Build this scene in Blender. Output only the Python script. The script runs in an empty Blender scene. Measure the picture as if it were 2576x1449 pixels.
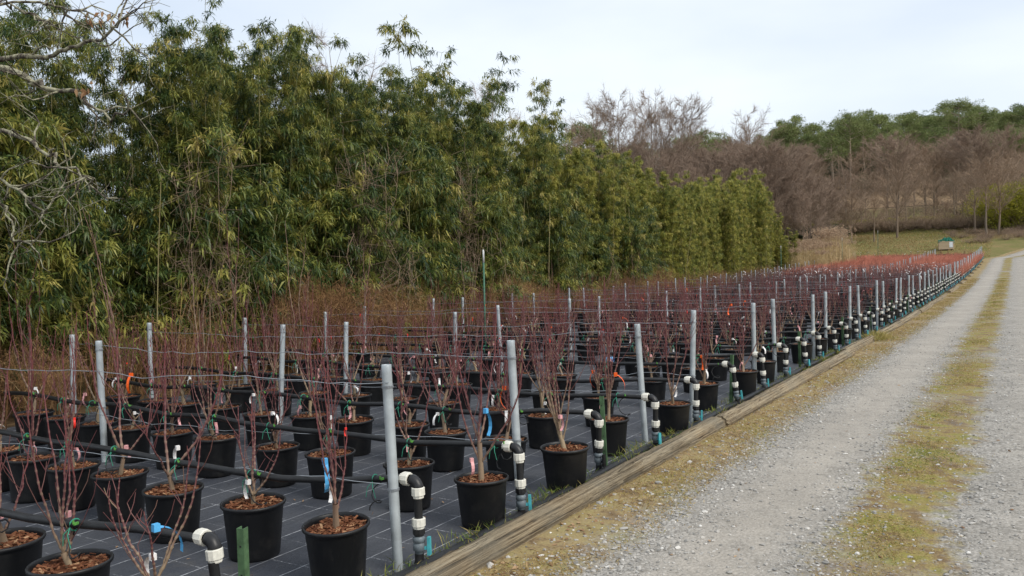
import bpy, math, random
import numpy as np

# ------------------------------------------------------------------ camera, sky, sun, exposure
scene = bpy.context.scene
col = scene.collection
CAM = np.array((0.0, 0.0, 1.75))
RIGHT = np.array((0.849941, 0.526389, -0.022682))
UP = np.array((0.007514, 0.030936, 0.999493))
FWD = np.array((-0.526824, 0.849681, -0.022338))
FPX = 2050.0                                     # focal length in pixels of a 2576 x 1449 frame

from mathutils import Matrix
cd = bpy.data.cameras.new('camera'); cam = bpy.data.objects.new('camera', cd); col.objects.link(cam)
cd.sensor_width = 36.0; cd.lens = FPX / 2576 * 36.0; cd.clip_start = 0.05; cd.clip_end = 3000
m = Matrix.Identity(4)
for i in range(3):
    m[i][0] = RIGHT[i]; m[i][1] = UP[i]; m[i][2] = -FWD[i]; m[i][3] = CAM[i]
cam.matrix_world = m
scene.camera = cam

SUN_EL, SUN_AZ = math.radians(46), math.radians(98)      # azimuth clockwise from +Y
world = bpy.data.worlds.new('World'); scene.world = world; world.use_nodes = True
wn, wl = world.node_tree.nodes, world.node_tree.links
wn.clear()
wo = wn.new('ShaderNodeOutputWorld'); bg = wn.new('ShaderNodeBackground'); bg.inputs[1].default_value = 0.10
sky = wn.new('ShaderNodeTexSky'); sky.sky_type = 'NISHITA'; sky.sun_disc = False
sky.sun_elevation = SUN_EL; sky.sun_rotation = SUN_AZ; sky.air_density = 1.0; sky.dust_density = 2.0
tc = wn.new('ShaderNodeTexCoord'); mp = wn.new('ShaderNodeMapping'); mp.inputs['Scale'].default_value = (1.0, 1.6, 3.2)
mp.inputs['Rotation'].default_value = (0.15, 0.1, 0.5)
nz = wn.new('ShaderNodeTexNoise'); nz.inputs['Scale'].default_value = 1.3; nz.inputs['Detail'].default_value = 5; nz.inputs['Roughness'].default_value = 0.5
rp = wn.new('ShaderNodeValToRGB')
rp.color_ramp.elements[0].position = 0.34; rp.color_ramp.elements[0].color = (4.5, 5.05, 5.8, 1)
rp.color_ramp.elements[1].position = 0.62; rp.color_ramp.elements[1].color = (6.1, 6.45, 6.75, 1)
mx = wn.new('ShaderNodeMix'); mx.data_type = 'RGBA'; mx.inputs[0].default_value = 0.84
wl.new(tc.outputs['Generated'], mp.inputs[0]); wl.new(mp.outputs[0], nz.inputs['Vector']); wl.new(nz.outputs[0], rp.inputs[0])
wl.new(sky.outputs[0], mx.inputs[6]); wl.new(rp.outputs[0], mx.inputs[7]); wl.new(mx.outputs[2], bg.inputs[0]); wl.new(bg.outputs[0], wo.inputs[0])

sd = bpy.data.lights.new('sun', 'SUN'); sun = bpy.data.objects.new('sun', sd); col.objects.link(sun)
sd.energy = 1.5; sd.angle = math.radians(25); sd.color = (1.0, 0.95, 0.87)
sun.rotation_euler = (math.pi / 2 - SUN_EL, 0, math.pi - SUN_AZ)

scene.view_settings.view_transform = 'Standard'; scene.view_settings.look = 'None'
scene.view_settings.exposure = 0.80; scene.view_settings.gamma = 1.0; scene.view_settings.use_curve_mapping = False
scene.cycles.max_bounces = 6; scene.cycles.diffuse_bounces = 4; scene.cycles.transparent_max_bounces = 6

rng = np.random.default_rng(7)
random.seed(7)

def at(px, py, depth):
    return CAM + depth * (FWD + RIGHT * (px - 1288) / FPX + UP * (724.5 - py) / FPX)

def px_of(P):
    v = np.asarray(P, float) - CAM
    d = v @ FWD
    return 1288 + FPX * (v @ RIGHT) / d, 724.5 - FPX * (v @ UP) / d, d

# ------------------------------------------------------------------ terrain
TY = [100, 106, 114, 123, 126.5, 146, 163, 171, 190, 235, 300, 420, 700]
TZ = [1.984, 3.2, 4.4, 5.4, 6.8, 8.0, 11.6, 11.8, 17, 25, 32.5, 41, 44]
def tz(Y):
    Y = np.asarray(Y, float)
    near = 3.1e-4 * np.clip(Y - 20, 0, 80) ** 2
    return np.where(Y < 100, near, np.interp(Y, TY, TZ))
def tzf(Y): return float(tz(Y))

# ------------------------------------------------------------------ mesh helpers
class G:
    """collects triangles/quads, one material slot index per face, one 'tint' value per vertex"""
    def __init__(s): s.v = []; s.t = []; s.q = []; s.tm = []; s.qm = []; s.c = []; s.n = 0
    def add(s, v, tris=None, quads=None, mat=0, tint=0.5):
        v = np.asarray(v, np.float32).reshape(-1, 3)
        if tris is not None and len(tris):
            tris = np.asarray(tris, np.int64).reshape(-1, 3) + s.n; s.t.append(tris); s.tm.append(np.full(len(tris), mat, np.int32))
        if quads is not None and len(quads):
            quads = np.asarray(quads, np.int64).reshape(-1, 4) + s.n; s.q.append(quads); s.qm.append(np.full(len(quads), mat, np.int32))
        s.v.append(v); s.c.append(np.broadcast_to(np.asarray(tint, np.float32).reshape(-1), (len(v),)).copy() if np.ndim(tint) else np.full(len(v), tint, np.float32))
        s.n += len(v)
        return s
    def join(s, g, M=None, off=None):
        for v in [np.concatenate(g.v)]:
            if M is not None: v = v @ np.asarray(M, np.float32).T
            if off is not None: v = v + np.asarray(off, np.float32)
            s.v.append(v.astype(np.float32))
        for a in g.t: s.t.append(a + s.n)
        for a in g.q: s.q.append(a + s.n)
        s.tm += g.tm; s.qm += g.qm; s.c += g.c; s.n += g.n
        return s
    def mesh(s, name, mats, smooth=False):
        me = bpy.data.meshes.new(name)
        v = np.concatenate(s.v) if s.v else np.zeros((0, 3), np.float32)
        t = np.concatenate(s.t) if s.t else np.zeros((0, 3), np.int64)
        q = np.concatenate(s.q) if s.q else np.zeros((0, 4), np.int64)
        me.vertices.add(len(v)); me.vertices.foreach_set('co', v.ravel())
        nl = t.size + q.size
        me.loops.add(nl); me.polygons.add(len(t) + len(q))
        me.loops.foreach_set('vertex_index', np.concatenate([t.ravel(), q.ravel()]).astype(np.int32))
        st = np.concatenate([np.arange(len(t)) * 3, t.size + np.arange(len(q)) * 4]).astype(np.int32)
        me.polygons.foreach_set('loop_start', st)
        mi = np.concatenate(s.tm + s.qm).astype(np.int32)
        me.polygons.foreach_set('material_index', mi)
        me.polygons.foreach_set('use_smooth', np.full(len(st), smooth, bool))
        a = me.attributes.new('tint', 'FLOAT', 'POINT'); a.data.foreach_set('value', np.concatenate(s.c).astype(np.float32))
        for mt in (mats if isinstance(mats, (list, tuple)) else [mats]): me.materials.append(mt)
        me.update(calc_edges=True)
        return me

def norm(a): return a / np.maximum(np.linalg.norm(a, axis=-1, keepdims=True), 1e-9)

def tubes(g, P, R, sides=4, mat=0, tint=0.5, caps=False):
    """N tubes of K points each: P (N,K,3), R (N,K) or scalar"""
    P = np.asarray(P, float); 
    if P.ndim == 2: P = P[None]
    N, K, _ = P.shape
    R = np.broadcast_to(np.asarray(R, float), (N, K)) if np.ndim(R) < 2 else np.asarray(R, float)
    T = norm(np.gradient(P, axis=1))
    ref = np.where(np.abs(T[..., 2:3].mean(1, keepdims=True)) > 0.8, np.array([1.0, 0, 0]), np.array([0, 0, 1.0]))
    A = norm(np.cross(T, np.broadcast_to(ref, T.shape))); B = np.cross(T, A)
    an = np.arange(sides) * 2 * math.pi / sides
    ring = P[:, :, None] + R[..., None, None] * (A[:, :, None] * np.cos(an)[:, None] + B[:, :, None] * np.sin(an)[:, None])
    idx = np.arange(N * K * sides).reshape(N, K, sides)
    a = idx[:, :-1]; b = idx[:, 1:]
    q = np.stack([a, np.roll(a, -1, 2), np.roll(b, -1, 2), b], -1).reshape(-1, 4)
    tt = tint if np.ndim(tint) == 0 else np.repeat(np.broadcast_to(tint, (N, K)).reshape(-1), sides)
    g.add(ring.reshape(-1, 3), quads=q, mat=mat, tint=tt)
    if caps:
        for n in range(N):
            for k in (0, K - 1):
                vs = ring[n, k]; c = P[n, k]
                g.add(np.vstack([vs, c]), tris=[(i, (i + 1) % sides, sides) for i in range(sides)], mat=mat, tint=float(np.mean(tt)) if np.ndim(tt) else tt)
    return g

def leaves(g, P, D, L, W, droop=0.3, mat=0, tint=0.5, up=None):
    """N kite leaves from base P along D"""
    P = np.asarray(P, float); D = norm(np.asarray(D, float)); N = len(P)
    L = np.broadcast_to(L, (N,))[:, None]; W = np.broadcast_to(W, (N,))[:, None]
    r = rng.normal(size=(N, 3)) if up is None else up + rng.normal(size=(N, 3)) * 0.35
    S = norm(np.cross(D, r)); 
    mid = P + D * L * 0.45; tip = P + D * L + np.array([0, 0, -1.0]) * L * droop
    v = np.stack([P, mid + S * W / 2, mid - S * W / 2, tip], 1).reshape(-1, 3)
    b = np.arange(N)[:, None] * 4
    t = np.concatenate([b + [0, 1, 2], b + [1, 3, 2]], 0)
    g.add(v, tris=t, mat=mat, tint=np.repeat(np.broadcast_to(tint, (N,)), 4))
    return g

def spikes(g, P, E, r, mat=0, tint=0.5):
    """N three-sided pyramids from P to E"""
    P = np.asarray(P, float); E = np.asarray(E, float); N = len(P); T = norm(E - P)
    A = norm(np.cross(T, rng.normal(size=(N, 3)))); B = np.cross(T, A); r = np.broadcast_to(r, (N,))[:, None]
    v = np.stack([P + A * r, P + (-0.5 * A + 0.866 * B) * r, P + (-0.5 * A - 0.866 * B) * r, E], 1).reshape(-1, 3)
    b = np.arange(N)[:, None] * 4
    t = np.concatenate([b + [0, 1, 3], b + [1, 2, 3], b + [2, 0, 3]], 0)
    g.add(v, tris=t, mat=mat, tint=np.repeat(np.broadcast_to(tint, (N,)), 4))

def lathe(g, prof, n=24, mat=0, tint=0.5, off=(0, 0, 0), axis='z', ribs=0.0):
    prof = np.asarray(prof, float); K = len(prof); an = np.arange(n) * 2 * math.pi / n
    rr = prof[:, 0:1] * (1 + ribs * (np.arange(n) % 2)[None] * (prof[:, 0:1] > 0.02))
    v = np.stack([rr * np.cos(an), rr * np.sin(an), np.repeat(prof[:, 1:2], n, 1)], -1).reshape(-1, 3)
    if axis == 'x': v = v[:, [2, 1, 0]] * [1, -1, 1]
    idx = np.arange(K * n).reshape(K, n); a, b = idx[:-1], idx[1:]
    q = np.stack([a, np.roll(a, -1, 1), np.roll(b, -1, 1), b], -1).reshape(-1, 4)
    g.add(v + np.asarray(off), quads=q, mat=mat, tint=tint); return g

BOXQ = [(0, 3, 2, 1), (4, 5, 6, 7), (0, 1, 5, 4), (1, 2, 6, 5), (2, 3, 7, 6), (3, 0, 4, 7)]
def boxv(sx, sy, sz):
    return np.array([(-sx, -sy, -sz), (sx, -sy, -sz), (sx, sy, -sz), (-sx, sy, -sz), (-sx, -sy, sz), (sx, -sy, sz), (sx, sy, sz), (-sx, sy, sz)], float) / 2
def box(g, c, size, rz=0.0, mat=0, tint=0.5, bev=0.0, M=None):
    v = boxv(*size)
    if bev:
        v[4:, :2] *= (1 - bev); v[:4, :2] *= (1 - bev * 0.5)
    if M is not None: v = v @ np.asarray(M).T
    ca, sa = math.cos(rz), math.sin(rz)
    v = v @ np.array([[ca, -sa, 0], [sa, ca, 0], [0, 0, 1]]).T + np.asarray(c)
    g.add(v, quads=BOXQ, mat=mat, tint=tint); return g

def rotmat(ax, ay, az):
    return np.array(Matrix.Rotation(az, 3, 'Z') @ Matrix.Rotation(ay, 3, 'Y') @ Matrix.Rotation(ax, 3, 'X'))

def thing(name, label, cat, loc=(0, 0, 0), rz=0.0, group=None, tilt=(0, 0), scale=1.0):
    o = bpy.data.objects.new(name, None); col.objects.link(o); o.empty_display_size = 0.1
    o.location = [float(c) for c in loc]; o.rotation_euler = (tilt[0], tilt[1], rz)
    o.scale = (scale,) * 3 if np.ndim(scale) == 0 else scale
    o['label'] = label; o['category'] = cat
    if group: o['group'] = group
    return o
def part(name, me, parent, loc=(0, 0, 0), rz=0.0, rot=None, label=None, kind=None):
    o = bpy.data.objects.new(name, me); col.objects.link(o); o.parent = parent
    o.location = [float(c) for c in loc]; o.rotation_euler = rot if rot is not None else (0, 0, rz)
    if label: o['label'] = label
    if kind: o['kind'] = kind
    return o
def single(name, me, label, cat, loc=(0, 0, 0), rz=0.0, group=None, kind=None):
    o = bpy.data.objects.new(name, me); col.objects.link(o); o.location = [float(c) for c in loc]; o.rotation_euler = (0, 0, rz)
    o['label'] = label; o['category'] = cat
    if group: o['group'] = group
    if kind: o['kind'] = kind
    return o
def struct(name, me, label=None):
    o = bpy.data.objects.new(name, me); col.objects.link(o); o['kind'] = 'structure'; o['category'] = name.replace('_', ' ')
    if label: o['label'] = label
    return o

# ------------------------------------------------------------------ materials
class NT:
    def __init__(s, name):
        s.m = bpy.data.materials.new(name); s.m.use_nodes = True; s.n = s.m.node_tree.nodes; s.l = s.m.node_tree.links
        s.b = s.n['Principled BSDF']; s.out = s.n['Material Output']
    def new(s, t, **k):
        n = s.n.new(t)
        for a, b in k.items():
            if a in ('Scale', 'Detail', 'Roughness', 'Distortion', 'Randomness'): n.inputs[a].default_value = b
            else: setattr(n, a, b)
        return n
    def link(s, a, b): s.l.new(a, b)
    def noise(s, vec, scale, detail=4, rough=0.55, dist=0.0):
        n = s.new('ShaderNodeTexNoise', Scale=scale, Detail=detail, Roughness=rough, Distortion=dist)
        if vec is not None: s.link(vec, n.inputs['Vector'])
        return n.outputs[0]
    def ramp(s, fac, stops, interp='LINEAR'):
        r = s.new('ShaderNodeValToRGB'); r.color_ramp.interpolation = interp
        e = r.color_ramp.elements
        while len(e) < len(stops): e.new(0.5)
        for i, (p, c) in enumerate(stops): e[i].position = p; e[i].color = (*c, 1) if len(c) == 3 else c
        s.link(fac, r.inputs[0]); return r.outputs[0]
    def mix(s, f, a, b, mode='MIX'):
        n = s.new('ShaderNodeMix', data_type='RGBA', blend_type=mode)
        for sock, val in ((n.inputs[0], f), (n.inputs[6], a), (n.inputs[7], b)):
            if hasattr(val, 'links') or isinstance(val, bpy.types.NodeSocket): s.link(val, sock)
            elif np.ndim(val) == 0: sock.default_value = val
            else: sock.default_value = (*val, 1)
        return n.outputs[2]
    def math(s, op, a, b=None, clamp=False):
        n = s.new('ShaderNodeMath', operation=op, use_clamp=clamp)
        for sock, val in ((n.inputs[0], a), (n.inputs[1], b)):
            if val is None: continue
            if isinstance(val, bpy.types.NodeSocket): s.link(val, sock)
            else: sock.default_value = val
        return n.outputs[0]
    def attr(s, name='tint'):
        n = s.new('ShaderNodeAttribute'); n.attribute_name = name; return n.outputs['Fac']
    def coord(s, which='Object'): return s.new('ShaderNodeTexCoord').outputs[which]
    def mapping(s, vec, scale=(1, 1, 1), loc=(0, 0, 0)):
        n = s.new('ShaderNodeMapping'); s.link(vec, n.inputs[0]); n.inputs['Scale'].default_value = scale; n.inputs['Location'].default_value = loc; return n.outputs[0]
    def bump(s, h, strength=0.3, dist=0.01):
        n = s.new('ShaderNodeBump'); s.link(h, n.inputs['Height']); n.inputs['Strength'].default_value = strength; n.inputs['Distance'].default_value = dist
        s.link(n.outputs[0], s.b.inputs['Normal']); return n
    def base(s, c, rough=0.7, spec=0.3, metal=0.0):
        if isinstance(c, bpy.types.NodeSocket): s.link(c, s.b.inputs['Base Color'])
        else: s.b.inputs['Base Color'].default_value = (*c, 1)
        s.b.inputs['Roughness'].default_value = rough; s.b.inputs['Specular IOR Level'].default_value = spec; s.b.inputs['Metallic'].default_value = metal
        return s
    def translucent(s, c, f):
        t = s.new('ShaderNodeBsdfTranslucent'); ms = s.new('ShaderNodeMixShader'); ms.inputs[0].default_value = f
        if isinstance(c, bpy.types.NodeSocket): s.link(c, t.inputs[0])
        else: t.inputs[0].default_value = (*c, 1)
        s.link(s.b.outputs[0], ms.inputs[1]); s.link(t.outputs[0], ms.inputs[2]); s.link(ms.outputs[0], s.out.inputs[0])

def simple(name, c, rough=0.7, spec=0.3, metal=0.0, var=0.25, scale=30, bump=0.0):
    k = NT(name); o = k.coord()
    n = k.noise(o, scale)
    cc = k.ramp(n, [(0.3, tuple(x * (1 - var) for x in c)), (0.7, tuple(min(1, x * (1 + var)) for x in c))])
    k.base(cc, rough, spec, metal)
    if bump: k.bump(n, bump, 0.005)
    return k.m

def tinted(name, stops, rough=0.7, spec=0.25, trans=0.0, jitter=0.0, objvar=None):
    k = NT(name); f = k.attr()
    if objvar:
        oi = k.new('ShaderNodeObjectInfo')
        v = k.math('MULTIPLY', k.math('SUBTRACT', oi.outputs['Random'], 0.5), objvar)
        f = k.math('ADD', f, v, clamp=True)
    cc = k.ramp(f, stops); k.base(cc, rough, spec)
    if trans: k.translucent(cc, trans)
    return k.m

M = {}
M['steel'] = simple('galvanised_steel', (0.43, 0.47, 0.485), 0.42, 0.5, 0.35, 0.3, 6)
M['wire'] = simple('galvanised_wire', (0.30, 0.32, 0.34), 0.45, 0.5, 0.5, 0.1)
M['green_paint'] = simple('green_stake_paint', (0.060, 0.115, 0.055), 0.7, 0.25, 0, 0.6, 9)
M['green_steel'] = simple('green_pole_paint', (0.05, 0.13, 0.085), 0.55, 0.3, 0, 0.3)
M['white_band'] = simple('white_pole_band', (0.7, 0.7, 0.68), 0.5)
k = NT('black_plastic_pot'); o = k.coord(); oi = k.new('ShaderNodeObjectInfo'); vm = k.new('ShaderNodeVectorMath', operation='ADD'); k.link(o, vm.inputs[0]); k.link(oi.outputs['Random'], vm.inputs[1])
n1 = k.noise(vm.outputs[0], 7, 6, 0.7); n2 = k.noise(vm.outputs[0], 40, 4, 0.7)
cc = k.mix(k.ramp(n1, [(0.5, (0, 0, 0)), (0.75, (0.55, 0.55, 0.55))]), (0.0052, 0.0056, 0.0066), (0.032, 0.029, 0.026)); cc = k.mix(k.ramp(n2, [(0.66, (0, 0, 0)), (0.74, (0.5, 0.5, 0.5))]), cc, (0.05, 0.045, 0.04))
k.base(cc, 0.46, 0.4); k.bump(n1, 0.08, 0.01); M['pot'] = k.m
M['pipe'] = simple('black_polyethylene_pipe', (0.012, 0.0125, 0.0135), 0.5, 0.4, 0, 0.4, 12)
M['white_nut'] = simple('white_plastic_nut', (0.68, 0.66, 0.58), 0.45, 0.4, 0, 0.14, 40)
M['black_fit'] = simple('black_plastic_fitting', (0.014, 0.014, 0.015), 0.42, 0.4)
M['valve'] = simple('grey_pvc_valve', (0.13, 0.155, 0.17), 0.45, 0.4, 0, 0.2)
M['teal'] = simple('teal_plastic_handle', (0.07, 0.38, 0.42), 0.4, 0.4, 0, 0.15)
M['blue_fit'] = simple('blue_plastic_fitting', (0.16, 0.36, 0.62), 0.4, 0.4, 0, 0.1)
M['tie'] = simple('green_string', (0.045, 0.26, 0.17), 0.7, 0.2)
M['clip'] = simple('lime_plastic_clip', (0.09, 0.27, 0.05), 0.5, 0.3)
M['pink'] = simple('pink_label', (0.72, 0.36, 0.36), 0.5, 0.3, 0, 0.12)
M['white'] = simple('white_label', (0.78, 0.76, 0.74), 0.5, 0.3, 0, 0.08)
M['orange'] = simple('orange_ribbon', (0.86, 0.12, 0.012), 0.4, 0.35, 0, 0.08)
M['red'] = simple('red_label', (0.70, 0.03, 0.02), 0.45, 0.3, 0, 0.1)
M['blue'] = simple('blue_ribbon', (0.09, 0.40, 0.74), 0.35, 0.4, 0, 0.08)
M['yellow'] = simple('yellow_label', (0.75, 0.62, 0.03), 0.45)
M['mulch'] = tinted('bark_mulch', [(0.0, (0.045, 0.016, 0.008)), (0.4, (0.125, 0.046, 0.022)), (0.75, (0.20, 0.083, 0.040)), (1.0, (0.40, 0.24, 0.13))], 0.85, 0.15)
M['maple'] = tinted('maple_bark', [(0.0, (0.30, 0.225, 0.14)), (0.25, (0.24, 0.165, 0.115)), (0.5, (0.165, 0.076, 0.068)), (0.8, (0.130, 0.044, 0.047)), (1.0, (0.175, 0.050, 0.050))], 0.6, 0.3, objvar=0.34)
M['maple_far'] = tinted('distant_maple_bark', [(0.0, (0.24, 0.18, 0.12)), (0.4, (0.14, 0.085, 0.072)), (1.0, (0.118, 0.052, 0.052))], 0.7, 0.2)
M['dogwood'] = tinted('dogwood_stems', [(0.0, (0.20, 0.10, 0.07)), (0.45, (0.47, 0.18, 0.115)), (1.0, (0.56, 0.195, 0.13))], 0.55, 0.3)
M['bamboo_leaf'] = tinted('bamboo_leaf', [(0.0, (0.026, 0.055, 0.021)), (0.32, (0.085, 0.128, 0.032)), (0.60, (0.225, 0.245, 0.052)), (0.86, (0.40, 0.37, 0.085)), (1.0, (0.46, 0.38, 0.12))], 0.40, 0.4, 0.35, objvar=0.16)
M['bamboo_gold'] = tinted('yellow_bamboo_leaf', [(0.0, (0.085, 0.115, 0.024)), (0.35, (0.235, 0.25, 0.05)), (0.65, (0.40, 0.375, 0.08)), (0.9, (0.46, 0.40, 0.10)), (1.0, (0.50, 0.42, 0.14))], 0.45, 0.3, 0.30, objvar=0.12)
M['culm'] = tinted('bamboo_culm', [(0.0, (0.10, 0.11, 0.035)), (0.6, (0.20, 0.19, 0.07)), (1.0, (0.30, 0.25, 0.12))], 0.5, 0.3)
M['dry'] = tinted('dead_weed', [(0.0, (0.10, 0.052, 0.026)), (0.4, (0.25, 0.135, 0.062)), (0.75, (0.39, 0.235, 0.11)), (1.0, (0.56, 0.42, 0.23))], 0.8, 0.15, 0.15, objvar=0.45)
M['twig'] = tinted('bare_twig', [(0.0, (0.13, 0.105, 0.085)), (0.5, (0.25, 0.185, 0.14)), (1.0, (0.35, 0.255, 0.19))], 0.85, 0.1, objvar=0.3)
M['twig_grey'] = tinted('grey_bare_twig', [(0.0, (0.16, 0.13, 0.10)), (0.5, (0.29, 0.21, 0.15)), (1.0, (0.37, 0.265, 0.185))], 0.85, 0.1, objvar=0.3)
M['pale_bark'] = tinted('pale_bark', [(0.0, (0.30, 0.27, 0.22)), (1.0, (0.16, 0.11, 0.085))], 0.8, 0.15)
M['pine'] = tinted('pine_needles', [(0.0, (0.075, 0.11, 0.04)), (0.5, (0.18, 0.215, 0.075)), (1.0, (0.28, 0.31, 0.115))], 0.6, 0.2, 0.15, objvar=0.45)
M['pine_bark'] = tinted('pine_bark', [(0.0, (0.30, 0.25, 0.20)), (1.0, (0.42, 0.32, 0.24))], 0.9, 0.1)
M['evergreen'] = tinted('evergreen_leaf', [(0.0, (0.035, 0.055, 0.028)), (0.5, (0.07, 0.098, 0.045)), (1.0, (0.12, 0.145, 0.07))], 0.5, 0.3, 0.1, objvar=0.5)
M['mimosa'] = tinted('yellow_green_leaf', [(0.0, (0.13, 0.15, 0.02)), (0.5, (0.29, 0.285, 0.035)), (1.0, (0.44, 0.39, 0.05))], 0.6, 0.2, 0.25)
M['ivy'] = tinted('ivy_leaf', [(0.0, (0.010, 0.024, 0.012)), (0.5, (0.022, 0.048, 0.022)), (1.0, (0.06, 0.095, 0.03))], 0.4, 0.4, 0.1)
M['reed'] = tinted('dry_reed', [(0.0, (0.36, 0.25, 0.12)), (0.5, (0.56, 0.42, 0.22)), (1.0, (0.68, 0.54, 0.33))], 0.8, 0.15, 0.15)
M['plume'] = tinted('reed_plume', [(0.0, (0.34, 0.23, 0.15)), (1.0, (0.52, 0.39, 0.27))], 0.9, 0.1, 0.2)
M['grass'] = tinted('verge_grass', [(0.0, (0.22, 0.135, 0.06)), (0.35, (0.43, 0.31, 0.14)), (0.62, (0.31, 0.265, 0.075)), (0.84, (0.17, 0.205, 0.04)), (1.0, (0.085, 0.155, 0.028))], 0.6, 0.2, 0.2)
M['stone'] = tinted('gravel_stone', [(0.0, (0.16, 0.155, 0.145)), (0.5, (0.32, 0.305, 0.28)), (0.85, (0.47, 0.445, 0.405)), (1.0, (0.62, 0.60, 0.56))], 0.85, 0.2)
M['dead_leaf'] = tinted('dead_leaf', [(0.0, (0.16, 0.075, 0.03)), (1.0, (0.42, 0.28, 0.16))], 0.7, 0.2, 0.1)
M['pallet'] = tinted('pallet_wood', [(0.0, (0.30, 0.22, 0.14)), (1.0, (0.58, 0.45, 0.31))], 0.8, 0.15)
M['net'] = simple('green_net', (0.012, 0.115, 0.075), 0.7, 0.2, 0, 0.5, 6)
M['sheet'] = simple('white_sheet', (0.72, 0.74, 0.76), 0.4)

# oak with lichen
k = NT('oak_bark_lichen'); o = k.coord(); n1 = k.noise(o, 9, 6, 0.7); n2 = k.noise(o, 60, 4)
bark = k.ramp(n2, [(0.3, (0.040, 0.032, 0.026)), (0.7, (0.12, 0.10, 0.082))])
lich = k.ramp(n2, [(0.3, (0.22, 0.21, 0.14)), (0.7, (0.42, 0.40, 0.28))])
k.base(k.mix(k.ramp(n1, [(0.45, (0, 0, 0)), (0.56, (1, 1, 1))]), bark, lich), 0.9, 0.1); k.bump(n2, 0.6, 0.01); M['oak'] = k.m

# weathered timber
k = NT('weathered_timber'); o = k.coord(); mv = k.mapping(o, (26, 0.13, 26)); n1 = k.noise(mv, 2.0, 8, 0.72, 0.08); n2 = k.noise(o, 2.2, 4); n3 = k.noise(k.mapping(o, (60, 0.35, 60)), 2.0, 5, 0.65)
cc = k.ramp(n1, [(0.36, (0.035, 0.025, 0.015)), (0.45, (0.19, 0.14, 0.085)), (0.55, (0.33, 0.26, 0.165)), (0.68, (0.47, 0.395, 0.28))])
cc = k.mix(k.ramp(n2, [(0.35, (0, 0, 0)), (0.7, (0.6, 0.6, 0.6))]), cc, (0.20, 0.185, 0.145))
cc = k.mix(k.ramp(n3, [(0.36, (1, 1, 1)), (0.43, (0, 0, 0))]), cc, (0.045, 0.033, 0.022))
k.base(cc, 0.85, 0.15); h = k.math('ADD', n1, k.math('MULTIPLY', n3, 0.8)); k.bump(h, 1.0, 0.02); M['timber'] = k.m

# woven weed fabric with printed grid
k = NT('woven_weed_fabric'); o = k.coord(); sx = k.new('ShaderNodeSeparateXYZ'); k.link(o, sx.inputs[0])
wob = k.math('MULTIPLY', k.math('SUBTRACT', k.noise(o, 0.9, 3), 0.5), 0.16)
fx = k.math('FRACT', k.math('ADD', k.math('DIVIDE', sx.outputs[0], 0.26), wob)); lx = k.math('LESS_THAN', fx, 0.030)
fy = k.math('FRACT', k.math('ADD', k.math('DIVIDE', sx.outputs[1], 0.31), k.math('MULTIPLY', wob, 2.0))); ly = k.math('LESS_THAN', fy, 0.028)
brk = k.ramp(k.noise(o, 5.0, 5, 0.7), [(0.42, (0, 0, 0)), (0.58, (1, 1, 1))])
dash = k.ramp(k.noise(k.mapping(o, (60, 60, 1)), 1.0, 2), [(0.45, (0.1, 0.1, 0.1)), (0.6, (1, 1, 1))])
lines = k.math('MAXIMUM', k.math('MULTIPLY', lx, k.math('MAXIMUM', brk, 0.35)), k.math('MULTIPLY', k.math('MULTIPLY', ly, dash), k.math('MULTIPLY', brk, 0.85)))
dirt = k.ramp(k.noise(o, 1.6, 7, 0.65), [(0.38, (0, 0, 0)), (0.75, (1, 1, 1))])
cb = k.mix(k.math('MULTIPLY', dirt, 0.65), (0.036, 0.040, 0.051), (0.080, 0.082, 0.087))
cb = k.mix(k.ramp(k.noise(o, 0.55, 8, 0.75), [(0.60, (0, 0, 0)), (0.72, (0.6, 0.6, 0.6))]), cb, (0.10, 0.088, 0.070))
k.base(k.mix(k.math('MULTIPLY', lines, 0.9), cb, (0.42, 0.43, 0.45)), 0.62, 0.35); k.bump(k.noise(k.mapping(o, (1, 0.5, 1)), 3.2, 6, 0.62, 0.6), 0.7, 0.04); M['fabric'] = k.m

# gravel road: masks by the road's own across/along coordinates (UV)
k = NT('gravel_road'); uv = k.coord('UV'); su = k.new('ShaderNodeSeparateXYZ'); k.link(uv, su.inputs[0]); o = k.coord()
nb = k.noise(o, 1.1, 5, 0.6); nf = k.noise(o, 5.0, 5, 0.65)
vo = k.new('ShaderNodeTexVoronoi', Scale=42.0); k.link(o, vo.inputs['Vector'])
vo2 = k.new('ShaderNodeTexVoronoi', Scale=95.0); k.link(o, vo2.inputs['Vector'])
st = k.ramp(vo.outputs['Color'], [(0.0, (0.12, 0.114, 0.104)), (0.5, (0.285, 0.27, 0.245)), (1.0, (0.51, 0.485, 0.44))])
st2 = k.ramp(vo2.outputs['Color'], [(0.0, (0.20, 0.188, 0.168)), (0.5, (0.345, 0.322, 0.288)), (1.0, (0.50, 0.468, 0.42))])
fine = k.ramp(k.noise(o, 160, 4, 0.7), [(0.3, (0.31, 0.27, 0.22)), (0.7, (0.52, 0.462, 0.385))])
gap = k.ramp(vo.outputs['Distance'], [(0.45, (0, 0, 0)), (0.75, (0.8, 0.8, 0.8))])
coarse = k.mix(gap, st, (0.085, 0.075, 0.06))
grav = k.mix(k.ramp(nf, [(0.35, (0, 0, 0)), (0.65, (1, 1, 1))]), coarse, st2)
wheel = k.ramp(k.math('ABSOLUTE', k.math('SUBTRACT', k.math('ADD', su.outputs[0], k.math('MULTIPLY', k.math('SUBTRACT', nb, 0.5), 0.5)), -1.5)), [(0.15, (1, 1, 1)), (0.5, (0, 0, 0))])
wheel2 = k.ramp(k.math('ABSOLUTE', k.math('SUBTRACT', k.math('ADD', su.outputs[0], k.math('MULTIPLY', k.math('SUBTRACT', nb, 0.5), 0.5)), 0.35)), [(0.2, (1, 1, 1)), (0.6, (0, 0, 0))])
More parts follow.
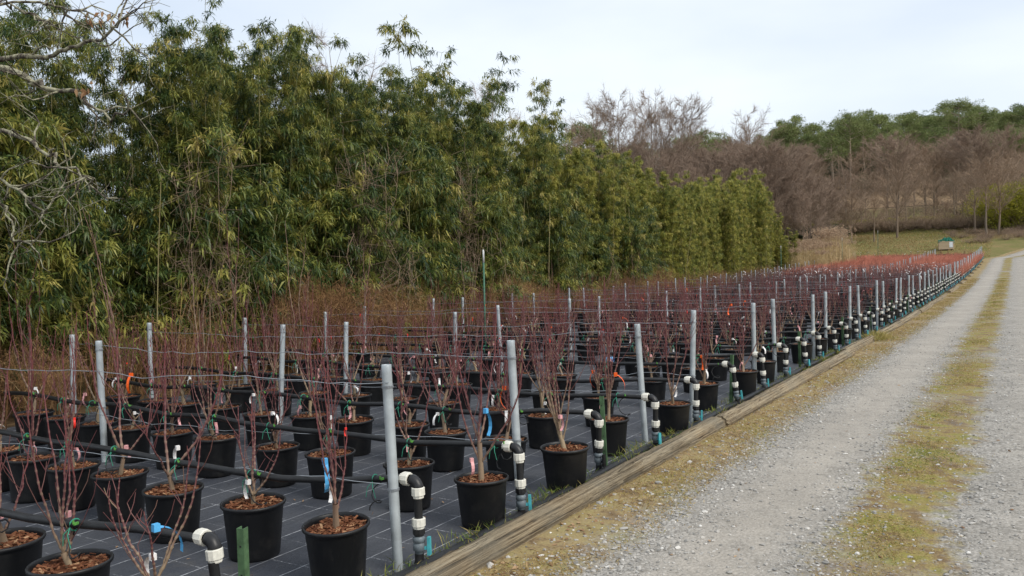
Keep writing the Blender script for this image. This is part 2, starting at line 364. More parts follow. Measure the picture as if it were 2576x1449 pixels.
worn = k.math('MULTIPLY', k.math('MAXIMUM', wheel, k.math('MULTIPLY', wheel2, 0.6)), k.ramp(nf, [(0.25, (0.45, 0.45, 0.45)), (0.6, (1, 1, 1))]))
grav = k.mix(k.math('MULTIPLY', worn, 0.85), grav, k.mix(0.45, fine, st2))
jit = k.math('ADD', k.math('MULTIPLY', k.math('SUBTRACT', nb, 0.5), 0.7), k.math('MULTIPLY', k.math('SUBTRACT', k.noise(o, 9, 5, 0.7), 0.5), 0.55))
xx = k.math('ADD', su.outputs[0], jit)
strip = k.ramp(k.math('ABSOLUTE', k.math('SUBTRACT', xx, -0.70)), [(0.22, (1, 1, 1)), (0.40, (0, 0, 0))])
verge = k.ramp(k.math('ADD', xx, 3.0), [(0.68, (1, 1, 1)), (0.95, (0, 0, 0))])
breakm = k.ramp(k.noise(k.mapping(uv, (0.25, 0.30, 1), (3.1, 0.4, 0)), 1.0, 3, 0.5), [(0.36, (0.15, 0.15, 0.15)), (0.47, (1, 1, 1))])
gm = k.math('MAXIMUM', k.math('MULTIPLY', strip, breakm), k.math('MULTIPLY', verge, 1.0))
turf = k.ramp(k.noise(o, 3.0, 7, 0.7), [(0.30, (0.10, 0.070, 0.042)), (0.42, (0.22, 0.150, 0.075)), (0.50, (0.30, 0.235, 0.09)), (0.58, (0.26, 0.235, 0.055)), (0.70, (0.15, 0.175, 0.035))])
turf = k.mix(k.ramp(k.noise(o, 90, 3, 0.7), [(0.35, (0.6, 0.6, 0.6)), (0.6, (0, 0, 0))]), turf, (0.10, 0.07, 0.04))
turf = k.mix(k.ramp(k.noise(o, 14, 4, 0.7), [(0.55, (0, 0, 0)), (0.68, (0.55, 0.55, 0.55))]), turf, coarse)
straw = k.ramp(k.noise(o, 6.0, 6, 0.7), [(0.3, (0.12, 0.08, 0.048)), (0.5, (0.29, 0.215, 0.115)), (0.7, (0.38, 0.30, 0.17))])
turf = k.mix(k.math('MULTIPLY', verge, k.ramp(k.noise(o, 0.8, 4, 0.6), [(0.35, (0.9, 0.9, 0.9)), (0.7, (0.25, 0.25, 0.25))])), turf, straw)
grav = k.mix(k.ramp(k.noise(o, 0.75, 6, 0.65), [(0.42, (0.42, 0.42, 0.42)), (0.62, (0, 0, 0))]), grav, k.mix(0.5, grav, (0.13, 0.118, 0.10)))
k.base(k.mix(gm, grav, turf), 0.9, 0.15)
hh = k.math('ADD', k.math('MULTIPLY', k.math('SUBTRACT', 1.0, vo.outputs['Distance']), 0.7), k.math('MULTIPLY', k.noise(o, 60, 4, 0.7), 0.6))
k.bump(hh, 0.55, 0.012); M['road'] = k.m

# ground: leaf litter by the bamboo, meadow beyond the field, dry hillside
k = NT('ground_soil_and_grass'); o = k.coord(); sx = k.new('ShaderNodeSeparateXYZ'); k.link(o, sx.inputs[0])
n1 = k.noise(o, 0.35, 6, 0.65); n2 = k.noise(o, 7, 5, 0.7); n3 = k.noise(o, 0.07, 5, 0.6)
lit = k.ramp(n2, [(0.3, (0.045, 0.030, 0.018)), (0.55, (0.12, 0.075, 0.038)), (0.75, (0.21, 0.15, 0.075))])
mead = k.ramp(n1, [(0.33, (0.25, 0.185, 0.085)), (0.47, (0.19, 0.165, 0.065)), (0.62, (0.15, 0.155, 0.05)), (0.75, (0.22, 0.17, 0.08))])
hil = k.ramp(n3, [(0.35, (0.16, 0.105, 0.065)), (0.5, (0.27, 0.185, 0.115)), (0.62, (0.36, 0.255, 0.155)), (0.75, (0.14, 0.115, 0.06))])
yb = k.math('ADD', sx.outputs[1], k.math('MULTIPLY', k.math('SUBTRACT', n1, 0.5), 14))
m1 = k.ramp(k.math('DIVIDE', yb, 400), [(0.232, (0, 0, 0)), (0.245, (1, 1, 1))])
m2 = k.ramp(k.math('DIVIDE', yb, 400), [(0.385, (0, 0, 0)), (0.42, (1, 1, 1))])
cg = k.mix(m2, k.mix(m1, lit, mead), hil)
k.base(k.mix(k.math('MULTIPLY', k.ramp(n2, [(0.3, (1, 1, 1)), (0.6, (0, 0, 0))]), 0.35), cg, (0.05, 0.04, 0.025)), 0.95, 0.1); k.bump(n2, 0.6, 0.1); M['ground'] = k.m
M['far_road'] = simple('pale_asphalt', (0.42, 0.40, 0.37), 0.9, 0.1, 0, 0.2, 3)
M['bank_stone'] = simple('dry_stone', (0.25, 0.20, 0.155), 0.9, 0.1, 0, 0.45, 3, 0.3)

# ------------------------------------------------------------------ the setting: ground, fabric, road
ygrid = np.unique(np.concatenate([np.arange(-40, 130, 1.0), np.arange(130, 320, 5.0), np.arange(320, 1001, 40.0)]))
def sheet(xs_of_y, dz, mat, ys, uvf=None, name='sheet'):
    rows = [xs_of_y(y) for y in ys]; nx = len(rows[0])
    v = np.array([(x, y, tzf(y) + dz) for y, r in zip(ys, rows) for x in r])
    idx = np.arange(len(ys) * nx).reshape(len(ys), nx); a, b = idx[:-1], idx[1:]
    q = np.stack([a[:, :-1], a[:, 1:], b[:, 1:], b[:, :-1]], -1).reshape(-1, 4)
    return G().add(v, quads=q).mesh(name, mat, smooth=True)
xg = np.concatenate([np.arange(-900, -100, 100.0), np.arange(-100, 101, 5.0), np.arange(150, 701, 50.0)])
struct('ground', sheet(lambda y: xg, 0.0, M['ground'], ygrid, name='ground'))
def left_edge(y): return float(np.interp(y, [0, 5, 8, 13, 30, 60, 90, 100], [-9.9, -9.9, -10.2, -11.2, -12.6, -14.6, -15.4, -15.6]))
fy = np.unique(np.concatenate([np.arange(-3, 96, 1.0)]))
struct('weed_fabric', sheet(lambda y: np.linspace(left_edge(y) - 0.3, -2.78, 12), 0.012, M['fabric'], fy, name='weed_fabric'))

# road ribbon with its own across/along coordinates, bending right at the far end
def road_path():
    pts = []; 
    for y in np.arange(-30, 95, 1.0): pts.append((0.0, y, 0.0, y))
    R0 = 13.0; n = 30
    for i in range(1, n + 1):
        a = i / n * math.radians(88); pts.append((R0 - R0 * math.cos(a), 94 + R0 * math.sin(a), a, 94 + R0 * a))
    x0, y0, a0, s0 = pts[-1]
    for d in np.arange(3, 60, 3.0): pts.append((x0 + d * math.sin(a0), y0 + d * math.cos(a0), a0, s0 + d))
    return pts
rp_ = road_path(); us = np.linspace(-2.9, 2.6, 23)
vs, uvv = [], []
for (x, y, a, s_) in rp_:
    for u_ in us:
        X = x + u_ * math.cos(a); Y = y - u_ * math.sin(a)
        vs.append((X, Y, tzf(Y) + 0.016)); uvv.append((u_, s_))
nx = len(us); idx = np.arange(len(vs)).reshape(-1, nx); a_, b_ = idx[:-1], idx[1:]
gq = np.stack([a_[:, :-1], a_[:, 1:], b_[:, 1:], b_[:, :-1]], -1).reshape(-1, 4)
rme = G().add(np.array(vs), quads=gq).mesh('gravel_road', M['road'], True)
ul = rme.uv_layers.new(name='UVMap'); li = np.zeros(len(rme.loops), np.int32); rme.loops.foreach_get('vertex_index', li)
ul.data.foreach_set('uv', np.array(uvv, np.float32)[li].ravel())
struct('gravel_road', rme)
# pale lane across the hillside
g = G(); xs = np.arange(-150, 90, 6.0)
v = []
for x in xs: v += [(x, 164.6, tzf(164.6) + 0.06), (x, 170.0, tzf(170.0) + 0.06)]
g.add(v, quads=[(2 * i, 2 * i + 2, 2 * i + 3, 2 * i + 1) for i in range(len(xs) - 1)])
struct('hillside_lane', g.mesh('hillside_lane', M['far_road']))

# ------------------------------------------------------------------ timber edging
def timber_mesh(L, seed):
    r = np.random.default_rng(seed); n, K = 40, max(12, int(L / 0.12))
    ys = np.linspace(0, L, K); an = np.arange(n) * 2 * math.pi / n
    groove = r.normal(size=n) * 0.0035 
    rad = 0.100 + groove[None] + r.normal(size=(K, 1)) * 0.0015 + 0.006 * np.sin(ys[:, None] * r.uniform(0.6, 1.6) + an[None] * 2 + r.uniform(0, 6)) + r.normal(size=(K, n)) * 0.0032
    for _ in range(int(L * 3.0)):                                 # splits along the grain
        j = r.integers(n); a = r.uniform(0, L - 0.3); b = a + r.uniform(0.3, 1.2); rad[(ys > a) & (ys < b), j] -= r.uniform(0.012, 0.034)
    rad[[0, -1]] *= 0.95
    v = np.stack([rad * np.cos(an), np.repeat(ys[:, None], n, 1) + (r.normal(size=n) * 0.008)[None], rad * np.sin(an)], -1)
    idx = np.arange(K * n).reshape(K, n); a, b = idx[:-1], idx[1:]
    q = np.stack([a, b, np.roll(b, -1, 1), np.roll(a, -1, 1)], -1).reshape(-1, 4)
    g = G().add(v.reshape(-1, 3), quads=q)
    for kk in (0, K - 1):
        g.add(np.vstack([v[kk], v[kk].mean(0)]), tris=[(i, (i + 1) % n, n) for i in range(n)])
    return g.mesh('timber', M['timber'], True)
y = 1.2; tl = [7.4, 7.7, 4.2, 3.9, 5.1, 4.3, 4.8, 5.0, 4.4, 5.2, 4.7, 5.0, 4.6, 5.2, 4.8, 5.0, 5.1, 5.1]
for i, L in enumerate(tl):
    o = single('edging_timber', timber_mesh(L, 40 + i), ['long split weathered round timber edging the gravel road where it begins', 'weathered timber butted behind the first split one, beside the row-end valves'][i] if i < 2 else 'weathered round timber in the edging line between pots and gravel road', 'timber',
               (-2.735 + random.uniform(-.03, .03), y, tzf(y) + 0.028), 0, 'edging timbers along the gravel road')
    o.rotation_euler = (math.atan2(tzf(y + L) - tzf(y), L), random.uniform(0, 6), random.uniform(-.008, .008))
    y += L + random.uniform(-.02, .05)

# ------------------------------------------------------------------ shared meshes for the nursery rows
g = G(); lathe(g, [(0.0, 0.004), (0.146, 0.004), (0.150, 0.012), (0.1515, 0.03), (0.176, 0.295), (0.178, 0.30)], 28); POT = g.mesh('pot', M['pot'], True)
g = G(); lathe(g, [(0.172, 0.268), (0.1772, 0.312), (0.180, 0.328), (0.186, 0.333), (0.1925, 0.328), (0.193, 0.316), (0.188, 0.309), (0.180, 0.304), (0.1775, 0.296)], 28); RIM = g.mesh('pot_rim', M['pot'], True)

def mulch_mesh(seed):
    r = np.random.default_rng(seed); g = G()
    an = np.arange(18) * 2 * math.pi / 18
    rings = [(0.0, 0.302)] + [(q, 0.303 - 0.006 * (q / .17) ** 2) for q in (0.06, 0.115, 0.1745)]
    v = [(0, 0, 0.305)]
    for q, z in rings[1:]: v += [(q * math.cos(a), q * math.sin(a), z + r.normal() * 0.004) for a in an]
    t = [(0, 1 + i, 1 + (i + 1) % 18) for i in range(18)]
    qd = [(1 + 18 * j + i, 1 + 18 * (j + 1) + i, 1 + 18 * (j + 1) + (i + 1) % 18, 1 + 18 * j + (i + 1) % 18) for j in range(2) for i in range(18)]
    g.add(v, tris=t, quads=qd, tint=0.3)
    for i in range(170):
        rr = 0.158 * math.sqrt(r.uniform()); a = r.uniform(0, 6.28); L = r.uniform(0.015, 0.052); w = r.uniform(0.006, 0.017)
        box(g, (rr * math.cos(a), rr * math.sin(a), 0.308 + r.uniform(0, 0.010)), (L, w, 0.004), M=rotmat(r.normal() * 0.35, r.normal() * 0.3, r.uniform(0, 6.28)), tint=float(np.clip(r.normal(0.55, 0.22), 0, 1)))
    return g.mesh('bark_mulch', M['mulch'])
MULCH = [mulch_mesh(s) for s in range(4)]

def maple_g(seed, fine=True, sparse=False):
    r = np.random.default_rng(seed); g = G()
    th = r.uniform(0.10, 0.27); lean = r.normal(size=2) * 0.03
    tp = np.array([(0, 0, 0.28), (lean[0] * .4, lean[1] * .4, 0.28 + th * .5), (lean[0], lean[1], 0.28 + th)])
    tubes(g, tp, np.array([[0.021, 0.0165, 0.0155]]) * r.uniform(0.8, 1.15), 7 if fine else 4, tint=np.array([[0.0, 0.05, 0.16]]))
    ns = r.integers(3, 6) if sparse else (r.integers(4, 8) if fine else r.integers(4, 6)); K = 9 if fine else 4
    ph0 = r.uniform(0, 6.28)
    MP, MR, MT, SP, SR, ST = [], [], [], [], [], []
    K2 = 4 if fine else 3
    for i in range(ns):
        az = ph0 + i * 6.28 / ns + r.normal() * 0.35; L = r.uniform(0.5, 1.02); sp = r.uniform(0.04, 0.22) if r.uniform() < .85 else r.uniform(.22, .38)
        s = np.linspace(0, 1, K); b0 = tp[2] if r.uniform() < .65 else tp[1]
        rad = sp * (1 - (1 - s) ** 2.0)
        P = b0 + np.stack([rad * math.cos(az), rad * math.sin(az), s * L], -1)
        P[1:, :2] += np.cumsum(r.normal(size=(K - 1, 2)) * 0.008, 0)
        r0 = r.uniform(0.0058, 0.0095); R = r0 * (1 - 0.72 * s)
        MP.append(P); MR.append(R); MT.append(np.clip(0.18 + s * 1.1, 0, 1))
        for j in range(r.integers(2, 6) if sparse else (r.integers(4, 9) if fine else 4)):
            f = r.uniform(0.12, 0.92); kk = min(int(f * (K - 1)), K - 2); w = f * (K - 1) - kk; q = P[kk] * (1 - w) + P[kk + 1] * w
            a2 = r.uniform(0, 6.28); L2 = r.uniform(0.08, 0.42) * (1.15 - 0.6 * f); s2 = np.linspace(0, 1, K2); out = L2 * r.uniform(0.2, 0.6)
            S = q + np.stack([out * (1 - (1 - s2) ** 1.6) * math.cos(a2), out * (1 - (1 - s2) ** 1.6) * math.sin(a2), s2 * L2 * 0.9], -1)
            SP.append(S); SR.append(np.linspace(0.0031, 0.0017, K2)); ST.append(np.full(K2, np.clip(0.62 + r.normal() * 0.15, 0.3, 1)))
            if fine and r.uniform() < .4:
                for _ in range(2):
                    q2 = S[r.integers(1, K2)]; a3 = r.uniform(0, 6.28); L3 = r.uniform(0.05, 0.16)
                    S3 = q2 + np.stack([L3 * .5 * s2 * math.cos(a3), L3 * .5 * s2 * math.sin(a3), s2 * L3], -1)
                    SP.append(S3); SR.append(np.linspace(0.0022, 0.0014, K2)); ST.append(np.full(K2, 0.8))
    if fine:                                                   # swollen pale nodes up each main stem
        for P, R, T in zip(MP, MR, MT):
            n = 4 * (K - 1) * 2 + 1; s = np.linspace(0, K - 1, n); kk = np.minimum(s.astype(int), K - 2); w = (s - kk)[:, None]
            PP = P[kk] * (1 - w) + P[kk + 1] * w; RR = np.interp(s, np.arange(K), R); TT = np.interp(s, np.arange(K), T)
            nod = (np.arange(n) % 4 == 2); RR = np.where(nod, RR * 1.35 + 0.0006, RR); TT = np.where(nod, TT * 0.55, TT)
            tubes(g, PP, RR[None], 5, tint=TT[None])
    else: tubes(g, np.array(MP), np.array(MR) * 1.15, 3, tint=np.array(MT))
    tubes(g, np.array(SP), np.array(SR) * (1.0 if fine else 1.25), 3, tint=np.array(ST))
    return g
MAPLE = [maple_g(100 + s).mesh('stems', M['maple'], True) for s in range(10)]
MAPLE_SPARSE = [maple_g(150 + s, True, True).mesh('stems', M['maple'], True) for s in range(8)]
MAPLE_MID = [maple_g(200 + s, False).mesh('stems', M['maple'], True) for s in range(6)]

def ribbon_g(L, w, seed, curl=0.5):
    r = np.random.default_rng(seed); K = 7; s = np.linspace(0, 1, K); a = r.uniform(0, 6.28)
    th = np.cumsum(np.full(K, -curl / K * 3)) + r.uniform(-0.3, 0.6); d = np.stack([np.cos(th) * math.cos(a), np.cos(th) * math.sin(a), np.sin(th)], -1)
    P = np.cumsum(d * L / K, 0); S = np.array([-math.sin(a), math.cos(a), 0.15]); g = G()
    v = np.stack([P + S * w / 2, P - S * w / 2], 1).reshape(-1, 3); v2 = v + np.array([0, 0, 0.0012])
    q = [(2 * i, 2 * i + 2, 2 * i + 3, 2 * i + 1) for i in range(K - 1)]
    g.add(v, quads=q); g.add(v2, quads=[t[::-1] for t in q])
    box(g, P[0], (w * 1.1, w * 1.1, w * 1.3), a)
    return g
TAGS = {c: [ribbon_g(0.15, 0.022, 10 * i + j, 0.8).mesh('name_tag', M[c]) for j in range(4)] for i, c in enumerate(('pink', 'white', 'red', 'yellow'))}
RIB = {c: [ribbon_g(0.24, 0.026, 70 + 10 * i + j, 0.7).mesh('ribbon', M[c]) for j in range(4)] for i, c in enumerate(('orange', 'blue'))}

# ------------------------------------------------------------------ rows
POSTY = [2.40, 3.62, 5.0, 6.35, 7.47, 8.74, 9.95]
def row_y(i): return POSTY[i] if i < 7 else 9.95 + 1.28 * (i - 6)
RISER_AT = {0: (-3.20, 2.47), 1: (-3.0, 3.74), 2: (-2.95, 4.80), 3: (-3.0, 6.17), 4: (-2.92, 7.22), 5: (-2.96, 8.50), 6: (-3.0, 9.97), 7: (-2.96, 11.2)}
measured = {
 0: [(-3.24, 2.21), (-4.02, 2.25), (-4.70, 2.28), (-5.4, 2.3)],
 1: [(-3.29, 3.37), (-4.05, 3.42), (-4.81, 3.40), (-5.55, 3.49), (-6.14, 3.48), (-6.68, 3.46), (-7.25, 3.50), (-7.9, 3.5)],
 2: [(-3.12, 4.59), (-3.83, 4.68), (-4.60, 4.66), (-5.24, 4.69), (-5.99, 4.66), (-6.60, 4.68), (-7.20, 4.66), (-7.75, 4.66), (-8.3, 4.64), (-8.9, 4.65)],
 3: [(-3.04, 5.65), (-3.66, 5.74), (-4.29, 5.75), (-4.81, 5.88), (-5.45, 5.84), (-6.03, 5.83), (-6.64, 5.75), (-7.28, 5.78), (-7.90, 5.75), (-8.5, 5.8), (-9.1, 5.8)],
 4: [(-3.26, 6.92), (-3.95, 6.90), (-4.52, 6.94), (-5.25, 7.02), (-5.85, 7.04), (-6.5, 7.0), (-7.15, 7.0), (-7.8, 7.02), (-8.5, 7.0), (-9.2, 7.0)],
 5: [(-3.05, 8.05), (-3.93, 8.10), (-4.58, 8.10), (-5.25, 8.2), (-5.95, 8.25), (-6.6, 8.25), (-7.3, 8.2), (-8.0, 8.2), (-8.7, 8.2), (-9.4, 8.2)],
}
NR = 75; NFINE = 26
pots = []                                                       # (row, x, y)
for i in range(NR):
    if i in measured: pots += [(i, x, y_) for x, y_ in measured[i]]
    else:
        y_ = row_y(i) - 0.42; x = -3.10 - random.uniform(0, 0.2)
        while x > left_edge(y_) + 0.5:
            if random.random() > 0.03: pots.append((i, x, y_ + random.uniform(-.06, .06)))
            x -= 0.68 + random.uniform(-.05, .05)
        
ind = [p for p in pots if p[0] < NFINE][:300]
rest = [p for p in pots if p not in set(ind)]

ribbons = {(0, 0): ('blue', 0.62, 'potted maple with a blue ribbon, pot under the first drip line'),
           (1, 0): ('blue', 0.72, 'potted maple with a blue ribbon on its stem, beside the first steel post'),
           (2, 0): ('blue', 0.80, 'potted maple with a long blue ribbon pointing out, at the end of its row'),
           (3, 1): ('orange', 0.78, 'potted maple with an orange ribbon, second in the row behind the green stake'),
           (4, 0): ('orange', 0.75, 'row-end potted maple with a drooping orange ribbon above its pot'),
           (5, 1): ('orange', 0.62, 'potted maple with an orange ribbon low in its stems near the pipe elbows'),
           (6, 0): ('orange', 0.66, 'row-end potted maple with an orange ribbon beside the second green stake'),
           (7, 1): ('orange', 0.8, 'potted maple with an upright orange ribbon between two steel posts'),
           (9, 1): ('orange', 1.05, 'potted maple with an orange ribbon high on its stems'),
           (2, 6): ('orange', 0.85, 'potted maple with an orange ribbon next to the steel post among the pots'),
           (13, 2): ('orange', 0.9, 'potted maple with a bright orange ribbon further up the nursery rows')}
cnt = {}
for (i, x, y_) in ind:
    j = cnt.get(i, 0); cnt[i] = j + 1
    rb = ribbons.get((i, j))
    tag = random.choices(['pink', 'white'], [3, 2])[0] if (i < 14 or random.random() < .5) else None
    tag2 = random.choices(['red', 'yellow', None], [.33, .02, .65])[0]
    orb = None
    if rb: lab, grp = rb[2], None
    else:
        orb = i > 8 and random.random() < .05
        deco = [c + ' label' for c in (tag, tag2) if c][:1 if orb else 2] + (['an orange ribbon'] if orb else [])
        deco = ' with ' + ' and '.join(deco) if deco else ' without labels'
        where = 'last in its row by the road timbers' if j == 0 else ('second from the row end by the timbers' if j == 1 else ('inside the front rows' if i < 6 else ('before the dense rows' if i < 12 else 'in the dense rows')))
        lab = ' '.join(('potted maple' + deco + ', ' + where).split()[:16]); grp = 'potted maples' + deco + ', ' + where
    t = thing('potted_maple', lab, 'potted plant', (x, y_, tzf(y_) + 0.012), random.uniform(0, 6.28), grp, (random.gauss(0, .012), random.gauss(0, .012)), random.uniform(0.96, 1.03))
    p = part('pot', POT, t); part('pot_rim', RIM, p)
    part('bark_mulch', MULCH[random.randrange(4)], t, rz=random.uniform(0, 6.28), kind='stuff')
    st_ = part('stems', random.choice(MAPLE_SPARSE if i < 3 or (i < 5 and random.random() < .3) else (MAPLE if i < 12 else MAPLE_MID)), t, rz=random.uniform(0, 6.28)); hs = random.uniform(.72, 1.16); st_.scale = (1, 1, hs); st_.location[2] = .29 * (1 - hs); st_.rotation_euler[0] = 0
    if tag:
        c = tag
        part('name_tag', TAGS[c][random.randrange(4)], t, (random.uniform(-.07, .07), random.uniform(-.07, .07), random.uniform(0.42, 0.66)))
    if tag2:
        part('name_tag', TAGS[tag2][random.randrange(4)], t, (random.uniform(-.1, .1), random.uniform(-.1, .1), random.uniform(0.75, 1.15))).scale = (.42, .42, .42)
    if rb: part('ribbon', RIB[rb[0]][random.randrange(4)], t, (random.uniform(-.05, .05), random.uniform(-.05, .05), rb[1]))
    elif orb: part('ribbon', RIB['orange'][random.randrange(4)], t, (0, 0, random.uniform(.6, 1.0)))

# plants too far off to tell apart: one mass of pots, stems and labels; the red dogwoods behind them
LOWM = [maple_g(300 + s, False) for s in range(5)]
def dog_g(seed):
    r = np.random.default_rng(seed); g = G(); n = 46
    az = r.uniform(0, 6.28, n); R0 = r.uniform(0.02, 0.14, n); sp = r.uniform(0.1, 0.34, n); L = r.uniform(0.32, 0.68, n)
    P = np.stack([R0 * np.cos(az), R0 * np.sin(az), np.full(n, .28)], -1); Q = P + np.stack([sp * np.cos(az), sp * np.sin(az), L], -1)
    mid = (P + Q) / 2 + np.stack([0.03 * np.cos(az), 0.03 * np.sin(az), 0 * az], -1)
    tubes(g, np.stack([P, mid, Q], 1), np.array([[0.0065, 0.005, 0.003]]).repeat(n, 0), 3, tint=np.stack([np.full(n, .1), np.full(n, .5), r.uniform(.6, 1, n)], 1))
    return g
DOG = [dog_g(400 + s) for s in range(5)]
potg = G(); lathe(potg, [(0.15, 0.0), (0.178, 0.30), (0.192, 0.315), (0.186, 0.333), (0.17, 0.30), (0.0, 0.30)], 9)
fm, fd = G(), G()
for (i, x, y_) in rest:
    dog = 43 <= i <= 69
    if i > 70: continue
    a = random.uniform(0, 6.28); s = random.uniform(.9, 1.08); Mx = rotmat(0, 0, a) * s; off = (x, y_, tzf(y_) + 0.012)
    tgt = fd if dog else fm
    if dog:
        for sub in range(2 if i % 1 == 0 else 1):
            fd.join(DOG[random.randrange(5)], rotmat(0, 0, random.uniform(0, 6.28)) * random.uniform(.85, 1.1), (x + (sub - .5) * .3, y_ + random.uniform(-.3, .3), off[2]))
    else:
        fm.join(LOWM[random.randrange(5)], Mx, off)
        potg2 = potg; gg = G(); gg.join(potg, Mx, off); gg.qm = [np.full(len(q), 1, np.int32) for q in gg.q]; fm.join(gg)
        if 27 <= i:
            for _ in range(random.choice([0, 0, 1, 1, 2])):
                gg = ribbon_g(0.20, 0.028, random.randrange(10 ** 6), random.uniform(.0, .6)); gg.qm = [np.full(len(q), 2, np.int32) for q in gg.q]
                fm.join(gg, None, (x + random.uniform(-.2, .2), y_ + random.uniform(-.2, .2), off[2] + random.uniform(0.85, 1.2)))
single('distant_potted_maples', fm.mesh('distant_potted_maples', [M['maple_far'], M['pot'], M['white']]), 'mass of dark red potted maples dotted with white labels, before the bright red shrubs', 'potted plants', kind='stuff')
single('distant_red_dogwoods', fd.mesh('distant_red_dogwoods', [M['dogwood']]), 'mass of bright red dogwood stems filling the far rows', 'shrubs', kind='stuff')

# ------------------------------------------------------------------ irrigation lines
def nut_prof(z0, L, r): return [(r * .72, z0), (r * .80, z0 + .004), (r * .80, z0 + L * .25), (r, z0 + L * .30), (r, z0 + L * .94), (r * .92, z0 + L), (r * .7, z0 + L)]
g = G(); lathe(g, nut_prof(0, 0.066, 0.038), 20, ribs=0.055); NUT = g.mesh('compression_nut', M['white_nut'])
g = G(); lathe(g, nut_prof(0, 0.045, 0.035), 20, ribs=0.06); BNUT = g.mesh('lock_nut', M['black_fit'])
ea = np.linspace(0, math.pi / 2, 8)
g = G(); tubes(g, np.stack([np.sin(ea) * 0.05, 0 * ea, 0.05 * np.cos(ea) - 0.05], -1), np.array([[.031, .034, .032, .032, .032, .032, .034, .031]]), 14)
ELBOW = g.mesh('elbow', M['black_fit'], True)
g = G(); lathe(g, [(0.024, 0), (0.024, 0.14)], 14); RISER = g.mesh('riser_pipe', M['pipe'], True)
g = G(); lathe(g, [(0.022, 0), (0.026, .004), (0.026, .018), (0.036, .024), (0.036, .060), (0.030, .066), (0.030, .07), (0.036, .074), (0.036, .098), (0.028, .103), (0.024, .11)], 16)
VALVE = g.mesh('valve_body', M['valve'], True)
g = G(); box(g, (0, 0, 0), (0.020, 0.030, 0.105), bev=.12); box(g, (-0.018, 0, -.012), (0.020, 0.018, 0.018)); HANDLE = g.mesh('valve_handle', M['teal'])
HANDLE_B = g.mesh('valve_handle', M['black_fit'])
g = G(); lathe(g, [(0.032, 0), (0.032, .02), (0.027, .03), (0.027, .075)], 14); SOCKET = g.mesh('riser_socket', M['black_fit'], True)
def torus_g(R, r, n=12, s=5, axis='x'):
    g = G(); a = np.linspace(0, 2 * math.pi, n + 1); P = np.stack([0 * a, R * np.cos(a), R * np.sin(a)], -1); tubes(g, P, r, s); return g
tg = torus_g(.029, .0035)
for sx_ in (-1, 1): tubes(tg, np.array([(0, -.028, -.01), (sx_ * .02, -.05, -.04), (sx_ * .035, -.045, -.10)]), .0028, 4)
TIE = tg.mesh('tie', M['tie'])
cg_ = G(); box(cg_, (0, 0, 0), (.010, .026, .012)); box(cg_, (0, -.016, .010), (.007, .008, .018)); CLIP = cg_.mesh('drip_clip', M['clip'])
g = G(); lathe(g, [(0.026, -.05), (0.036, -.045), (0.036, -.01), (0.028, -.006), (0.028, .006), (0.036, .01), (0.036, .045), (0.026, .05)], 16, axis='x', ribs=.04); COUPLER = g.mesh('coupler', M['blue_fit'])
def drip_mesh(seed):
    r = np.random.default_rng(seed); s = np.linspace(0, 1, 14); a = s * 6.28 * r.uniform(.8, 1.3) + r.uniform(0, 6.28)
    R0 = r.uniform(.05, .09) * np.sin(s * math.pi); P = np.stack([s * r.uniform(-.08, .08) + R0 * np.cos(a), s * .02 + R0 * .4 * np.sin(a), -s * .17 + R0 * np.sin(a) * .7], -1)
    g = G(); tubes(g, P, .0042, 5); return g.mesh('drip_tube', M['pipe'], True)
DRIP = [drip_mesh(s) for s in range(5)]
sock = [0.0]
LPIPE, XR = 0.50, -2.97
